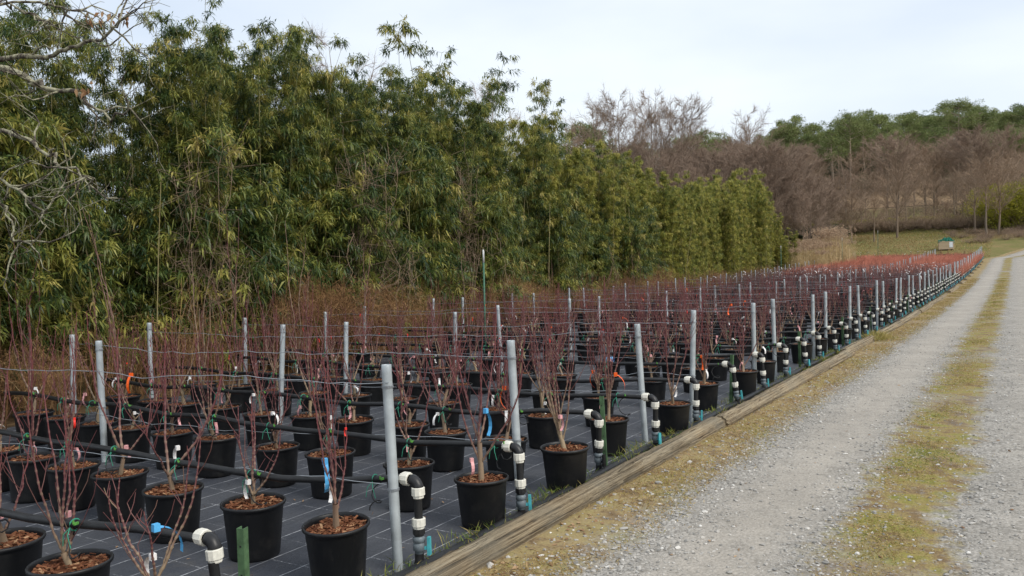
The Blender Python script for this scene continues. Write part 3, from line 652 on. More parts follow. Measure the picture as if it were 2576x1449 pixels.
for i in range(NR):
    y_ = row_y(i); z0 = tzf(y_) + 0.012; zp = 0.50 + random.uniform(-.012, .02)
    ypot = float(np.mean([q[1] for q in measured[i]])) if i in measured else y_ - .42
    xr, yp = RISER_AT.get(i, (XR + random.uniform(-.02, .02), y_ - .03)); xs0 = xr - .12
    if i < 12: lab = 'irrigation pipe with white nuts and teal valve at a front row of pots'; grp = 'irrigation lines of the front rows'
    else: lab = 'black irrigation pipe with white nuts among the crowded far rows'; grp = 'irrigation lines of the far rows'
    if i < 12: lab += ', beside a green stake' if i % 3 == 0 else ', beside a steel post'; lab = lab.replace(' at a front row of pots', ' in the front rows'); grp += ', by stakes' if i % 3 == 0 else ', by posts'
    if i == 0: lab, grp = 'black irrigation pipe ending in a white-nutted elbow beside the rust-spotted green stake', None
    if i == 3: lab, grp = 'black irrigation pipe whose valve has a black handle, beside the clean green stake', None
    if i == 6: lab, grp = 'black irrigation pipe joined by a pale blue coupler above the pots', None
    t = thing('irrigation_line', lab, 'irrigation pipe', (xr, yp, z0), 0, grp)
    xl = left_edge(y_) + 0.45; n = max(6, int((-xl - 3) / .33)); xs = np.linspace(xs0, xl, n)
    zz = zp + np.cumsum(rng.normal(size=n) * .008); zz -= np.linspace(0, zz[-1] - zp - .02, n); zz[0] = zp; zz += 0.012 * np.sin(xs * 4.3 + i)
    yy = ypot - .03 + .012 * np.sin(xs * 2.1 + i); ff = np.clip((xs0 - xs) / .9, 0, 1); ff = ff * ff * (3 - 2 * ff); yy = yp * (1 - ff) + yy * ff
    # parent-local coordinates
    P = np.stack([xs - xr, yy - yp, zz], -1); P = np.vstack([[(-0.062, 0, zp)], P])
    g = G(); tubes(g, P, 0.0215, 10 if i < 10 else 6); part('pipe', g.mesh('pipe', M['pipe'], True), t)
    if i == 6: part('coupler', COUPLER, t, (-1.62, 0, float(np.interp(-1.62, P[::-1, 0], P[::-1, 2]))), label='pale blue pipe coupler')
    part('compression_nut', NUT, t, (-0.125, 0, zp), rot=(0, math.pi / 2, 0))
    part('elbow', ELBOW, t, (-0.06 + 0.012, 0, zp))
    xd = 0.002
    lx, ly = random.gauss(.03, .05), random.gauss(0, .05)
    def down(nm, me, dz, **kk): return part(nm, me, t, (xd + lx * (dz - .05), ly * (dz - .05), zp - dz), rot=(ly, -lx, random.uniform(0, 1)), **kk)
    down('compression_nut', NUT, 0.105)
    down('riser_pipe', RISER, 0.235)
    down('compression_nut', NUT, 0.285)
    down('lock_nut', BNUT, 0.325)
    v = down('valve_body', VALVE, 0.43)
    part('valve_handle', HANDLE_B if i == 3 else HANDLE, v, (0.062, 0, .05), rz=0); v.rotation_euler[2] = random.uniform(-.9, .5)
    down('riser_socket', SOCKET, 0.50)
    t.rotation_euler = (0, 0, random.uniform(-.05, .05) if i > 5 else 0)
    if i < 11:
        for (ii, x, yq) in [p for p in pots if p[0] == i]:
            zl = float(np.interp(x - xr, P[::-1, 0], P[::-1, 2])); yl = float(np.interp(x - xr, P[::-1, 0], P[::-1, 1]))
            if x > xs0 - .05: continue
            if random.random() < .85: part('tie', TIE, t, (x - xr + random.uniform(-.02, .05), yl, zl), rz=random.uniform(-.3, .3))
            part('drip_clip', CLIP, t, (x - xr + .07, yl - .01, zl + .012), rz=random.uniform(-.3, .3))
            part('drip_tube', DRIP[random.randrange(5)], t, (x - xr + .07, yl - .02, zl - .01), rz=random.uniform(-.6, .6))

# supply pipe on the ground along the timbers
g = G(); ys = np.arange(1.0, 92.0, 0.6); P = np.stack([-2.95 + .012 * np.sin(ys * 1.7), ys, tz(ys) + .042 + .008 * np.sin(ys * 2.9)], -1)
tubes(g, P, 0.034, 10)
single('supply_pipe', g.mesh('supply_pipe', M['pipe'], True), 'black supply pipe lying on the ground along the edging timbers', 'pipe')

# ------------------------------------------------------------------ posts, stakes, wires
def post_g(h):
    g = G(); lathe(g, [(0.030, -.25), (0.030, h - .05), (0.0300, h - .003), (0.0285, h), (0.0265, h - .003), (0.0262, h - .08), (0, h - .08)], 18); return g
POST = post_g(1.235).mesh('tube', M['steel'], True); POST_S = post_g(1.14).mesh('tube', M['steel'], True)
g = torus_g(.0325, .0026, 16, 5); Mw = rotmat(0, math.pi / 2, 0)
wg = G(); wg.join(g, Mw, (0, 0, 0)); wg.join(g, Mw, (0, 0, .006)); wg.join(g, rotmat(.1, math.pi / 2, 0), (0, 0, .012)); WRAP = wg.mesh('wire_wrap', M['wire'])
def stake_mesh(h):
    g = G()
    for c, s in (((0, 0, h / 2 - .15), (.036, .004, h + .3)), ((-.016, .016, h / 2 - .15), (.004, .030, h + .3)), ((.016, .016, h / 2 - .15), (.004, .030, h + .3))): box(g, c, s)
    return g.mesh('channel', M['green_paint'])
STAKE = stake_mesh(0.64)
hg = G(); lathe(hg, [(0, 0), (.0045, 0), (.0045, .002), (0, .002)], 8); HOLE = (lambda a: a)(None)
hgx = G(); hgx.join(hg, rotmat(math.pi / 2, 0, 0)); HOLE = hgx.mesh('bolt_hole', M['black_fit'])
ecount = 0
for i in range(NR):
    y_ = row_y(i)
    z = tzf(y_)
    if i % 3 == 0:
        xs_ = (-3.035,) if i < 40 else ()
        if i == 0: xs_ = (-2.92,)
        for x in xs_:
            lab = {0: 'rust-spotted green steel stake beside the first pipe elbow', 3: 'clean green steel stake beside the black-handled valve', 6: 'green steel stake behind the long orange ribbon at the row end'}.get(i, 'short green steel stake between two pairs of steel posts')
            t = thing('garden_stake', lab, 'stake', (x + random.uniform(-.01, .01), y_, z), random.uniform(-.3, .3), None if i in (0, 3, 6) else 'green stakes along the timbers', (random.gauss(0, .02), random.gauss(0, .03)))
            part('channel', STAKE, t)
            if i < 8:
                for q in range(4): part('bolt_hole', HOLE, t, (0, -.0022, .56 - q * .13))
    else:
        yin = {1: 3.2, 2: 4.5, 4: 6.68, 5: 7.85}.get(i, y_ - .95); ylf = {1: 3.9, 2: 5.4, 4: 6.55, 5: 8.2}.get(i, y_ - .9)
        for x, me, hh, gname, lb in ((-3.10, POST, 1.2, 'steel posts along the timbers', 'galvanised steel post in the line along the road timbers'),
                           (-7.42 + (.15 if i > 20 else 0), POST_S, 1.14, 'steel posts among the pots', 'galvanised steel post standing between potted maples mid-row'),
                           (left_edge(ylf) + .42, POST_S, 1.14, 'steel posts on the bamboo side', 'galvanised steel post at the bamboo end of the rows')):
            lab, grp = lb, gname; yq = y_ if me is POST else (yin if 'mid-row' in lb else ylf)
            if i == 1 and x == -3.10: lab, grp = 'galvanised steel post beside the first white-nutted elbow and its pot', None
            t = thing('steel_post', lab, 'post', (x + (random.uniform(-.03, .03) if i > 2 else .018), yq + random.uniform(-.03, .03), tzf(yq) + random.uniform(-.05, .03)), random.uniform(0, 6.28), grp, (random.gauss(0, .014), random.gauss(0, .02)))
            if x == -3.10 and i in (1, 2, 4): t.rotation_euler = (0.0, -0.042 if i < 4 else -.055, 0)
            part('tube', me, t)
            if i < 20:
                part('wire_wrap', WRAP, t, (0, 0, 1.10 if hh > 1.15 else 1.05)); part('wire_wrap', WRAP, t, (0, 0, .5))
        n = 60; xl = left_edge(ylf) + .42
        for h, lb, grp in ((1.11, 'thin galvanised wire strung high between steel posts', 'upper trellis wires'), (0.525, 'thin galvanised wire carrying an irrigation pipe', 'lower trellis wires')):
            xs = np.linspace(-3.10, xl, n); zz = z + h + np.cumsum(rng.normal(size=n) * .0075); zz -= np.linspace(0, zz[-1] - z - h + .04, n)
            zz += -0.035 * np.abs(np.sin((xs + 3.1) / 4.35 * math.pi)); yy = np.interp(-xs, [3.1, 7.4, -xl], [y_, yin, ylf]) + (0 if h > 1 else -.05) + rng.normal(size=n) * .004
            g = G(); tubes(g, np.stack([xs, yy, zz], -1), 0.0026, 4)
            if i < 45: single('trellis_wire', g.mesh('trellis_wire', M['wire']), lb, 'wire', group=grp)
# tall green poles with white heads at the bamboo side
def pole(x, y_, h, lab):
    t = thing('marker_pole', lab, 'pole', (x, y_, tzf(y_) - .3), 0.3)
    g = G(); lathe(g, [(0, 0), (.018, 0), (.018, h + .3 - .25), (0, h + .3 - .25)], 10); part('shaft', g.mesh('shaft', M['green_steel'], True), t)
    g = G(); lathe(g, [(0, 0), (.0185, 0), (.0185, .22), (.010, .25), (0, .25)], 10); part('white_head', g.mesh('white_head', M['white_band'], True), t, (0, 0, h + .3 - .25))
for (px, py, Y, h, lab) in ((1218, 628, 13.0, 2.35, 'tall green pole with a white head among brown weeds by the bamboo'), (1966, 618, 57, 2.6, 'green pole with white head before the yellow-green bamboo end'), (2210, 580, 88, 3.0, 'thin white-headed pole standing beside the far red shrubs'), (2120, 598, 78, 2.4, 'thin white-headed pole beside the dry reeds')):
    d = FWD + RIGHT * (px - 1288) / FPX; X = d[0] / d[1] * Y
    zt = at(px, py, Y / d[1])[2]; pole(X, Y, max(1.2, zt - tzf(Y)), lab)

# ------------------------------------------------------------------ bamboo hedge
def bamboo(seed, H, nculm, rad, blen=1.0, dens=1.0, leafL=(0.09, 0.155), lowest=0.10):
    r = np.random.default_rng(seed); gc, gl = G(), G(); K = 14
    for c in range(nculm):
        a = r.uniform(0, 6.28); q = rad * math.sqrt(r.uniform()); h = H * r.uniform(0.68, 1.0) if c else H
        s = np.linspace(0, 1, K); la = r.uniform(0, 6.28); lean = r.uniform(0.02, 0.09) * h; nod = r.uniform(0.0, 0.05) * h
        off = lean * s + nod * np.clip(s - .75, 0, 1) ** 2 * 16
        P = np.stack([q * math.cos(a) + off * math.cos(la), q * math.sin(a) + off * math.sin(la), s * h], -1)
        tubes(gc, P, (0.017 * (1 - .8 * s))[None], 5, tint=float(r.uniform()))
        nn = int(h / 0.20 * dens); f = np.sort(1 - (1 - lowest) * r.uniform(size=nn) ** 1.2); kk = np.minimum((f * (K - 1)).astype(int), K - 2); w = (f * (K - 1) - kk)[:, None]
        B = P[kk] * (1 - w) + P[kk + 1] * w
        B = np.repeat(B, 3, 0); f3 = np.repeat(f, 3); n = len(B)
        az = r.uniform(0, 6.28, n); L = blen * (0.27 + 0.52 * np.clip(1 - f3, 0, 1) ** 0.6) * r.uniform(0.5, 1.3, n)
        el = r.uniform(0.15, 0.9, n)
        D = np.stack([np.cos(az) * np.cos(el), np.sin(az) * np.cos(el), np.sin(el)], -1)
        tip = B + D * L[:, None]; tip[:, 2] -= 0.30 * L ** 1.4
        mid = B + D * L[:, None] * .55
        spikes(gc, B, mid, 0.004, tint=0.4); spikes(gc, mid, tip, 0.003, tint=0.5)
        tb = np.clip(r.normal(0.44, 0.27, n), 0, 1)
        nc = 8
        for cI in range(nc):
            u = np.clip(r.normal(.82, .22, n), .15, 1.05)[:, None]
            C = np.where(u < .55, B + (mid - B) * u / .55, mid + (tip - mid) * (u - .55) / .45)
            for l in range(5):
                d = D * 0.45 + r.normal(size=(n, 3)) * 0.55 + np.array([0, 0, -0.42])
                LL = r.uniform(*leafL, n)
                leaves(gl, C + r.normal(size=(n, 3)) * .03, d, LL, LL * r.uniform(.13, .19, n), droop=r.uniform(.1, .45), tint=np.clip(tb + r.normal(0, .13, n), 0, 1), up=np.array([0, 0, 1.0]))
    return gc.mesh('culms', M['culm'], True), gl
def bam(seed, *a, mat='bamboo_leaf', **k):
    c, l = bamboo(seed, *a, **k); return c, l.mesh('foliage', M[mat])
BAM = [bam(500 + s, 7.0, 7, 0.75, 0.78) for s in range(6)]
BAM_OPEN = [bam(520 + s, 7.0, 4, 0.5, 1.25, 0.5, (0.11, 0.18)) for s in range(2)]
BAM_LOW = [bam(540 + s, 3.3, 6, 0.55, 1.0, 1.0, (0.10, 0.17), 0.16) for s in range(3)]
BAM_GOLD = [bam(560 + s, 7.0, 7, 1.0, 0.5, 1.1, (0.09, 0.15), 0.03, mat='bamboo_gold') for s in range(4)]
SX = [-200, 0, 200, 400, 440, 470, 520, 620, 650, 700, 775, 825, 870, 930, 980, 1030, 1090, 1130, 1200, 1250, 1310, 1340, 1410, 1450, 1495, 1550, 1590, 1640, 1680, 1750, 1800, 1850, 1900, 1930, 1960, 1985, 2010]
SY = [-60, -50, -30, -5, 25, 40, 20, 5, 125, 65, 65, 95, 180, 185, 180, 150, 140, 240, 175, 250, 245, 260, 300, 385, 350, 365, 405, 430, 440, 455, 440, 445, 437, 490, 560, 590, 600]
def hedge_x(Y): return float(np.interp(Y, [0, 12, 30, 55, 72], [-12.5, -13.2, -15.3, -17.6, -17.9]))
def put_bamboo(x, y, h, kind, rank=0):
    pool = {'dark': BAM, 'open': BAM_OPEN, 'low': BAM_LOW, 'gold': BAM_GOLD}[kind]
    c, l = random.choice(pool); hb = 3.3 if kind == 'low' else 7.0
    lab, grp = {'dark': ('tall bamboo clump with dense drooping green leaves in the hedge beside the pots', 'dark green bamboo clumps of the hedge'),
                'open': ('loose light bamboo clump rising with an open top above the hedge', 'open-topped bamboo clumps of the hedge'),
                'low': ('low leafy bamboo growth at the foot of the hedge above brown weeds', 'low bamboo at the foot of the hedge'),
                'gold': ('yellow-green upright bamboo clump at the far reed end of the hedge', 'yellow-green bamboo clumps at the hedge end')}[kind]
    if kind == 'gold' and px_of((x, y, 3.0))[0] < 1560: lab, grp = 'yellow-green bamboo clump mixed among the darker ones in the hedge', 'yellow-green bamboo clumps inside the hedge'
    if rank: lab, grp = lab.split(' in the hedge')[0].split(' at the far')[0] + (' standing behind the front rank of the hedge' if kind == 'dark' else ' behind its front rank by the reeds'), grp + ', rear ranks'
    s = h / hb
    t = thing('bamboo_clump', lab, 'bamboo', (x, y, tzf(y) - .03), random.uniform(0, 6.28), grp, (0, 0), (max(.8, s) * random.uniform(.9, 1.1),) * 2 + (s,))
    part('culms', c, t); part('foliage', l, t)
y = 2.6; 
while y < 72:
    x = hedge_x(y) + random.uniform(-.5, .5); px, py, d = px_of((x, y, 3.0))
    top = np.interp(px, SX, SY) + random.uniform(-26, 14)
    if px > 1600: top += random.choice((-28, -10, 10, 26))
    h = (at(px, top, d)[2]) - tzf(y)
    gold = px > 1560 or random.random() < np.interp(px, [1000, 1200, 1400, 1560], [0, .25, .5, .9])
    h -= .22
    put_bamboo(x, y, max(2.2, min(h, 8.6)), 'gold' if gold else 'dark')
    if random.random() < .85 and px < 1960:                       # second rank behind
        xb = x - random.uniform(1.1, 1.9); pb, _, db = px_of((xb, y, 3.0)); tb = np.interp(pb, SX, SY) + random.uniform(10, 55)
        put_bamboo(xb, y + random.uniform(-.3, .3), max(2, min(at(pb, tb, db)[2] - tzf(y), 9.0)), 'gold' if gold else 'dark', 1)
    if px < 1900: put_bamboo(x - random.uniform(2.6, 3.6), y, max(2, min(h * 0.90, 8.2)), 'gold' if gold else 'dark', 1)
    if px < 1560: put_bamboo(x + random.uniform(0.85, 1.25), y + random.uniform(-.3, .3), random.uniform(2.6, 4.6), 'low')
    y += random.uniform(0.85, 1.05) if y < 20 else random.uniform(0.8, 1.5)
for q in range(9):
    Yq = random.uniform(66, 73.5); put_bamboo(hedge_x(Yq) + random.uniform(-1.6, 1.4), Yq, random.uniform(2.0, 4.2), 'gold', 0)
for px, top, extra in ((1035, 78, -2.6), (1085, 112, -2.2), (1105, 165, -3), (1205, 150, -2.4), (1400, 205, -1.2), (1375, 245, -1.4)):
    for Y in np.arange(6, 60, .1):
        if px_of((hedge_x(Y) + extra, Y, 4))[0] > px: break
    d = px_of((hedge_x(Y) + extra, Y, 4))[2]; put_bamboo(hedge_x(Y) + extra, Y, at(px, top, d)[2] - tzf(Y), 'open')

# ------------------------------------------------------------------ dead weeds between the rows and the bamboo
def weed(seed, H, n, spread, leafy=1.0, red=0.0):
    r = np.random.default_rng(seed); g = G(); K = 7; s = np.linspace(0, 1, K)
    az = r.uniform(0, 6.28, n); L = H * r.uniform(.5, 1.1, n); out = spread * r.uniform(.2, 1.0, n); b = r.uniform(-.45, .45, (n, 2))
    rad = out[:, None] * s ** 1.7; z = L[:, None] * (s - .38 * (out / spread)[:, None] * s ** 3)
    P = np.stack([b[:, :1] + rad * np.cos(az)[:, None], b[:, 1:] + rad * np.sin(az)[:, None], z], -1)
    P[:, 1:] += np.cumsum(r.normal(size=(n, K - 1, 3)) * .02, 1)
    tubes(g, P, (np.array([.006, .0055, .005, .0045, .004, .003, .002])[None] * r.uniform(.6, 1.3, (n, 1))), 3, tint=np.repeat(np.clip(r.normal(.45, .25, (n, 1)), 0, 1), K, 1))
    m = int(n * 26 * leafy); ii = r.integers(n, size=m); kk = r.integers(2, K, size=m); q = P[ii, kk] + r.normal(size=(m, 3)) * .03
    e = q + r.normal(size=(m, 3)) * .13 + [0, 0, .03]
    spikes(g, q, e, .0028, tint=np.clip(r.normal(.5, .2, m), 0, 1))
    m2 = int(m * .9); q2 = e[:m2]; leaves(g, q2, r.normal(size=(m2, 3)) + [0, 0, -.4], r.uniform(.03, .09, m2), r.uniform(.006, .016, m2), .3, tint=np.clip(r.normal(.42, .2, m2), 0, 1))
    return g.mesh('dead_stems', M['dry'])
WEED = [weed(600 + s, 1.75, 62, 1.05, (.35, 1.8, .5, .8)[s]) for s in range(4)]
WEED_T = [weed(620 + s, 2.4, 30, .6, .2) for s in range(3)]
for kx in range(150):
    Y = 3.0 + 62 * (kx / 150) ** 1.45 + random.uniform(-.3, .3)
    xl, xh = left_edge(Y) + .2, hedge_x(Y) + 1.0
    x = random.uniform(xh, xl - .3) if xl - .3 > xh else xh
    tall = kx % 4 == 0
    px_ = px_of((x, Y, 1))[0]
    s = random.uniform(.85, 1.2) * (1.0 if 720 < px_ < 950 or 1240 < px_ < 1370 else .78)
    if px_ < 650: s *= .85
    if random.random() < .45: continue
    tall = tall or (px_ < 650 and random.random() < .4)
    if Y > 36: s *= .8
    t = thing('dead_weed_clump', 'tall thin dead stems standing before the bamboo' if tall else 'arching rust-brown dead weeds between the pots and the bamboo', 'weeds', (x, Y, tzf(Y)), random.uniform(0, 6.28), 'tall dead stems by the bamboo' if tall else 'rust-brown dead weeds by the bamboo', (0, 0), s)
    part('dead_stems', random.choice(WEED_T if tall else WEED), t)
for px, f in ((735, .3), (770, .5), (800, .2), (835, .6), (870, .4), (905, .3), (940, .6), (1010, .4), (1250, .4), (1285, .2), (1320, .5), (1355, .3), (1610, .4), (1650, .3)):
    Y = next(q for q in np.arange(3, 60, .1) if px_of((left_edge(q) * (1 - f) + (hedge_x(q) + 1.2) * f, q, 1))[0] > px); x = left_edge(Y) * (1 - f) + (hedge_x(Y) + 1.2) * f
    t = thing('dead_weed_clump', 'large arching rust-orange heap of dead weeds against the bamboo', 'weeds', (x, Y, tzf(Y)), random.uniform(0, 6.28), 'rust-orange weed heaps by the bamboo', (0, 0), random.uniform(.78, 1.05)); part('dead_stems', WEED[1], t)
# grey vines and dead canes climbing into the bamboo
def vine(seed):
    r = np.random.default_rng(seed); g = G(); n = 15; K = 16; s = np.linspace(0, 1, K); b0 = r.normal(size=(n, 2)) * .35; L = r.uniform(2.2, 4.6, n)
    P = np.stack([np.repeat(b0[:, :1], K, 1), np.repeat(b0[:, 1:], K, 1), L[:, None] * s], -1); P[:, 1:] += np.cumsum(r.normal(size=(n, K - 1, 3)) * .065, 1); P[:, 0, 2] = 0
    tubes(g, P, np.array([[.006] * 8 + [.0045] * 8]), 3, tint=np.repeat(r.uniform(.2, 1, (n, 1)), K, 1))
    m = 330; q = P[r.integers(n, size=m), r.integers(5, K, size=m)]; tubes(g, np.stack([q, q + r.normal(size=(m, 3)) * .14, q + r.normal(size=(m, 3)) * .3], 1), .0028, 3, tint=.6)
    return g.mesh('vine_stems', M['twig_grey'], True)
VINE = [vine(650 + s) for s in range(3)]
for px in (890, 925, 480, 1180):
    Y = next(q for q in np.arange(3, 60, .1) if px_of((hedge_x(q) + 1.55, q, 2))[0] > px)
    t = thing('dry_vine', 'grey-brown tangle of leafless vine climbing the bamboo face', 'vine', (hedge_x(Y) + 1.55, Y, tzf(Y)), random.uniform(0, 6.28), 'leafless vines on the bamboo', (0, 0), random.uniform(.85, 1.15)); part('vine_stems', random.choice(VINE), t)
cg2 = G(); KK = 8; ss = np.linspace(0, 1, KK); tubes(cg2, np.stack([.5 * ss ** 1.5, 0 * ss, 3.6 * ss], -1), np.linspace(.014, .006, KK)[None], 6, tint=.95); CANE = cg2.mesh('cane', M['culm'], True)
for px, s in ((525, 1.1), (640, .8), (380, .9), (1720, 1.1), (850, .8), (240, 1.0), (1060, .95), (1375, 1.1), (1590, 1.2)):
    Y = next(q for q in np.arange(3, 60, .1) if px_of((hedge_x(q) + 1.6, q, 2))[0] > px)
    single('dead_cane', CANE, 'straw-coloured dead bamboo cane leaning out of the hedge', 'cane', (hedge_x(Y) + 1.6, Y, tzf(Y) - .05), random.uniform(0, 6.28), 'dead canes leaning from the hedge').scale = (s, s, s)
# long bare red shoots
def shoot(seed, H):
    r = np.random.default_rng(seed); g = G()
    for i in range(3):
        K = 16; s = np.linspace(0, 1, K); a = r.uniform(0, 6.28); l = r.uniform(.1, .4) * H * .4
        P = np.stack([l * s ** 1.4 * math.cos(a), l * s ** 1.4 * math.sin(a), s * H * r.uniform(.6, 1)], -1); P[1:, :2] += np.cumsum(r.normal(size=(K - 1, 2)) * .012, 0)
        R = .010 * (1 - .75 * s); n = 61; u = np.linspace(0, K - 1, n); kk = np.minimum(u.astype(int), K - 2); w = (u - kk)[:, None]
        PP = P[kk] * (1 - w) + P[kk + 1] * w; RR = np.interp(u, np.arange(K), R); RR[::4] *= 1.5; TT = np.full(n, .45); TT[::4] = .2
        tubes(g, PP, RR[None], 5, tint=TT[None])
        for j in range(6):
            q = P[r.integers(5, K - 2)]; spikes(g, q[None], q[None] + r.normal(size=(1, 3)) * .12 + [0, 0, .25], .003, tint=.5)
    return g.mesh('shoots', M['maple'], True)
SHOOT = [shoot(640 + s, 2.7) for s in range(3)]
for (px, Y) in ((500, 7.5), (745, 9.5), (910, 11), (590, 8.0), (300, 6.4), (1390, 22), (1180, 15), (1560, 27), (1600, 30), (60, 5.6), (1290, 20)):
    d = FWD + RIGHT * (px - 1288) / FPX; X = d[0] / d[1] * Y
    t = thing('tall_sapling', 'overgrown bare red sapling reaching up in front of the bamboo', 'sapling', (X, Y, tzf(Y)), random.uniform(0, 6.28), 'overgrown saplings before the bamboo', (0, 0), random.uniform(.8, 1.15)); part('shoots', random.choice(SHOOT), t)

# ------------------------------------------------------------------ oak reaching in from the left
r = np.random.default_rng(33); OT = G()
def limb(pts, r0, r1, g):
    P = np.array(pts, float); n = 24; u = np.linspace(0, len(P) - 1, n); kk = np.minimum(u.astype(int), len(P) - 2); w = (u - kk)[:, None]
    Q = P[kk] * (1 - w) + P[kk + 1] * w; Q[1:-1] += r.normal(size=(n - 2, 3)) * .018; R = np.linspace(r0, r1, n) * (1 + r.normal(size=n) * .07)
    tubes(g, Q, R[None], 8); return Q
oak_base = np.array((-10.9, 3.0, 0.0))
oak = thing('oak_tree', 'lichen-covered bare oak whose limbs reach in front of the bamboo', 'tree', oak_base)
tg_ = G(); tubes(tg_, np.array([(0, 0, -.2), (.05, 0, .6), (0, .1, 1.6), (.1, 0, 2.6), (.15, .1, 3.6), (.2, 0, 5.0), (.3, .2, 7.0)]), np.array([[.30, .24, .20, .185, .165, .12, .04]]), 12)
part('trunk', tg_.mesh('trunk', M['oak'], True), oak)
K_ = .789 / 1.811
L0 = oak_base
def ol(path, d0, d1):
    n = len(path); return [at(x * K_, y_ * K_, d0 + (d1 - d0) * i / (n - 1)) - oak_base for i, (x, y_) in enumerate(path)]
limbs = [([(0, 350), (150, 310), (330, 320), (420, 270), (540, 235), (640, 190), (690, 120)], 8.6, 8.0, .040, .012, 3.1),
         ([(0, 395), (140, 430), (240, 490), (420, 535), (540, 600), (660, 695), (740, 635)], 8.4, 7.6, .042, .010, 3.2),
         ([(0, 740), (150, 800), (290, 890), (340, 970), (440, 960), (520, 1110)], 8.2, 7.4, .034, .008, 2.5),
         ([(0, 1030), (120, 1110), (240, 1220), (275, 1205)], 8.4, 7.9, .026, .010, 2.2),
         ([(-20, 1120), (30, 1200), (80, 1370), (150, 1460)], 8.4, 8.0, .020, .008, 2.1),
         ([(200, 10), (330, 30), (480, 60), (600, 110), (740, 100)], 8.9, 8.3, .022, .006, 4.2),
         ([(0, 20), (140, 60), (260, 120), (420, 160)], 8.9, 8.5, .020, .006, 4.2)]
tips = []
for path, d0, d1, r0, r1, zt in limbs:
    P = ol(path, d0, d1); g = G()
    root = np.array((0.08, 0.05, zt)); P = [root, root * .5 + P[0] * .5 + np.array((0, 0, .1))] + P
    Q = limb(P, r0 * .9, r1 * .8, g)
    for j in range(8):                                           # crooked side branches with twigs
        kk = r.integers(8, 24); q = Q[kk]; dq = norm(Q[min(kk + 1, 23)] - Q[kk - 1]); dd = norm(dq * .8 + r.normal(size=3) * .7 + [0, 0, -.05]); L = r.uniform(.25, .8)
        S = [q]; 
        for s_ in range(5): dd = norm(dd + r.normal(size=3) * .35); S.append(S[-1] + dd * L / 5)
        S = np.array(S); tubes(g, S, np.linspace(.011, .004, 6)[None], 5)
        for s_ in range(5):
            b0 = S[r.integers(1, 6)]; d3 = norm(dd + r.normal(size=3) * .9); e = b0 + d3 * r.uniform(.08, .28); e2 = e + norm(d3 + r.normal(size=3) * .5) * .12
            tubes(g, np.stack([b0, e, e2]), np.array([[.0042, .003, .0018]]), 3)
    part('limb', g.mesh('limb', M['oak'], True), oak)
# hanging dead oak leaves
g = G(); 
q = np.array([at(r.uniform(480, 745) * K_, r.uniform(60, 120) * K_, 8.3) for _ in range(30)] + [at(r.uniform(430, 560) * K_, r.uniform(480, 530) * K_, 7.9) for _ in range(10)]) - oak_base
leaves(g, q, r.normal(size=(len(q), 3)) + [0, 0, -1], .07, .035, .3, tint=r.uniform(0, .8, len(q))); part('dead_leaves', g.mesh('dead_leaves', M['dead_leaf']), oak, kind='stuff')

# ------------------------------------------------------------------ gravel stones, grass, leaf litter on and beside the road
ICO = np.array([(0, 0, 1), (.89, 0, .45), (.28, .85, .45), (-.72, .53, .45), (-.72, -.53, .45), (.28, -.85, .45), (.72, .53, -.45), (-.28, .85, -.45), (-.89, 0, -.45), (-.28, -.85, -.45), (.72, -.53, -.45), (0, 0, -1)])
ICT = np.array([(0, 1, 2), (0, 2, 3), (0, 3, 4), (0, 4, 5), (0, 5, 1), (1, 6, 2), (2, 7, 3), (3, 8, 4), (4, 9, 5), (5, 10, 1), (2, 6, 7), (3, 7, 8), (4, 8, 9), (5, 9, 10), (1, 10, 6), (6, 11, 7), (7, 11, 8), (8, 11, 9), (9, 11, 10), (10, 11, 6)])
def scatter_stones(g, n, xf, ymax, smin, smax):
    Y = 3.2 + (ymax - 3.2) * rng.uniform(size=n) ** 1.9; X = xf(Y, n); s = smin + (smax - smin) * rng.uniform(size=n) ** 3
    V = ICO[None] * (1 + rng.normal(size=(n, 12, 1)) * .22) * (s[:, None] * np.stack([rng.uniform(.7, 1.3, n), rng.uniform(.6, 1.1, n), rng.uniform(.35, .7, n)], 1))[:, None]
    a = rng.uniform(0, 6.28, n); c, s_ = np.cos(a)[:, None], np.sin(a)[:, None]
    V = np.stack([V[..., 0] * c - V[..., 1] * s_, V[..., 0] * s_ + V[..., 1] * c, V[..., 2]], -1) + np.stack([X, Y, tz(Y) + .016 + s * .15], -1)[:, None]
    g.add(V.reshape(-1, 3), tris=(np.arange(n)[:, None, None] * 12 + ICT[None]).reshape(-1, 3), tint=np.repeat(np.clip(rng.normal(.55, .22, n), 0, 1), 12))
g = G()
scatter_stones(g, 5200, lambda Y, n: np.clip(rng.normal(-2.12, .24, n), -2.62, -1.4), 26, .005, .020)
scatter_stones(g, 9000, lambda Y, n: np.where(rng.uniform(size=n) < .6, rng.normal(-1.95, .2, n), rng.normal(-.95, .15, n)), 18, .004, .013)
scatter_stones(g, 2600, lambda Y, n: rng.normal(-1.12, .13, n), 24, .005, .020)
scatter_stones(g, 2600, lambda Y, n: rng.normal(-.22, .16, n), 24, .005, .020)
scatter_stones(g, 3200, lambda Y, n: rng.uniform(-2.3, 1.6, n), 22, .004, .014)
scatter_stones(g, 90, lambda Y, n: rng.uniform(-2.64, -2.0, n), 16, .014, .032)
single('gravel_stones', g.mesh('gravel_stones', M['stone']), 'loose grey gravel stones strewn over the road and its verge', 'gravel', kind='stuff')

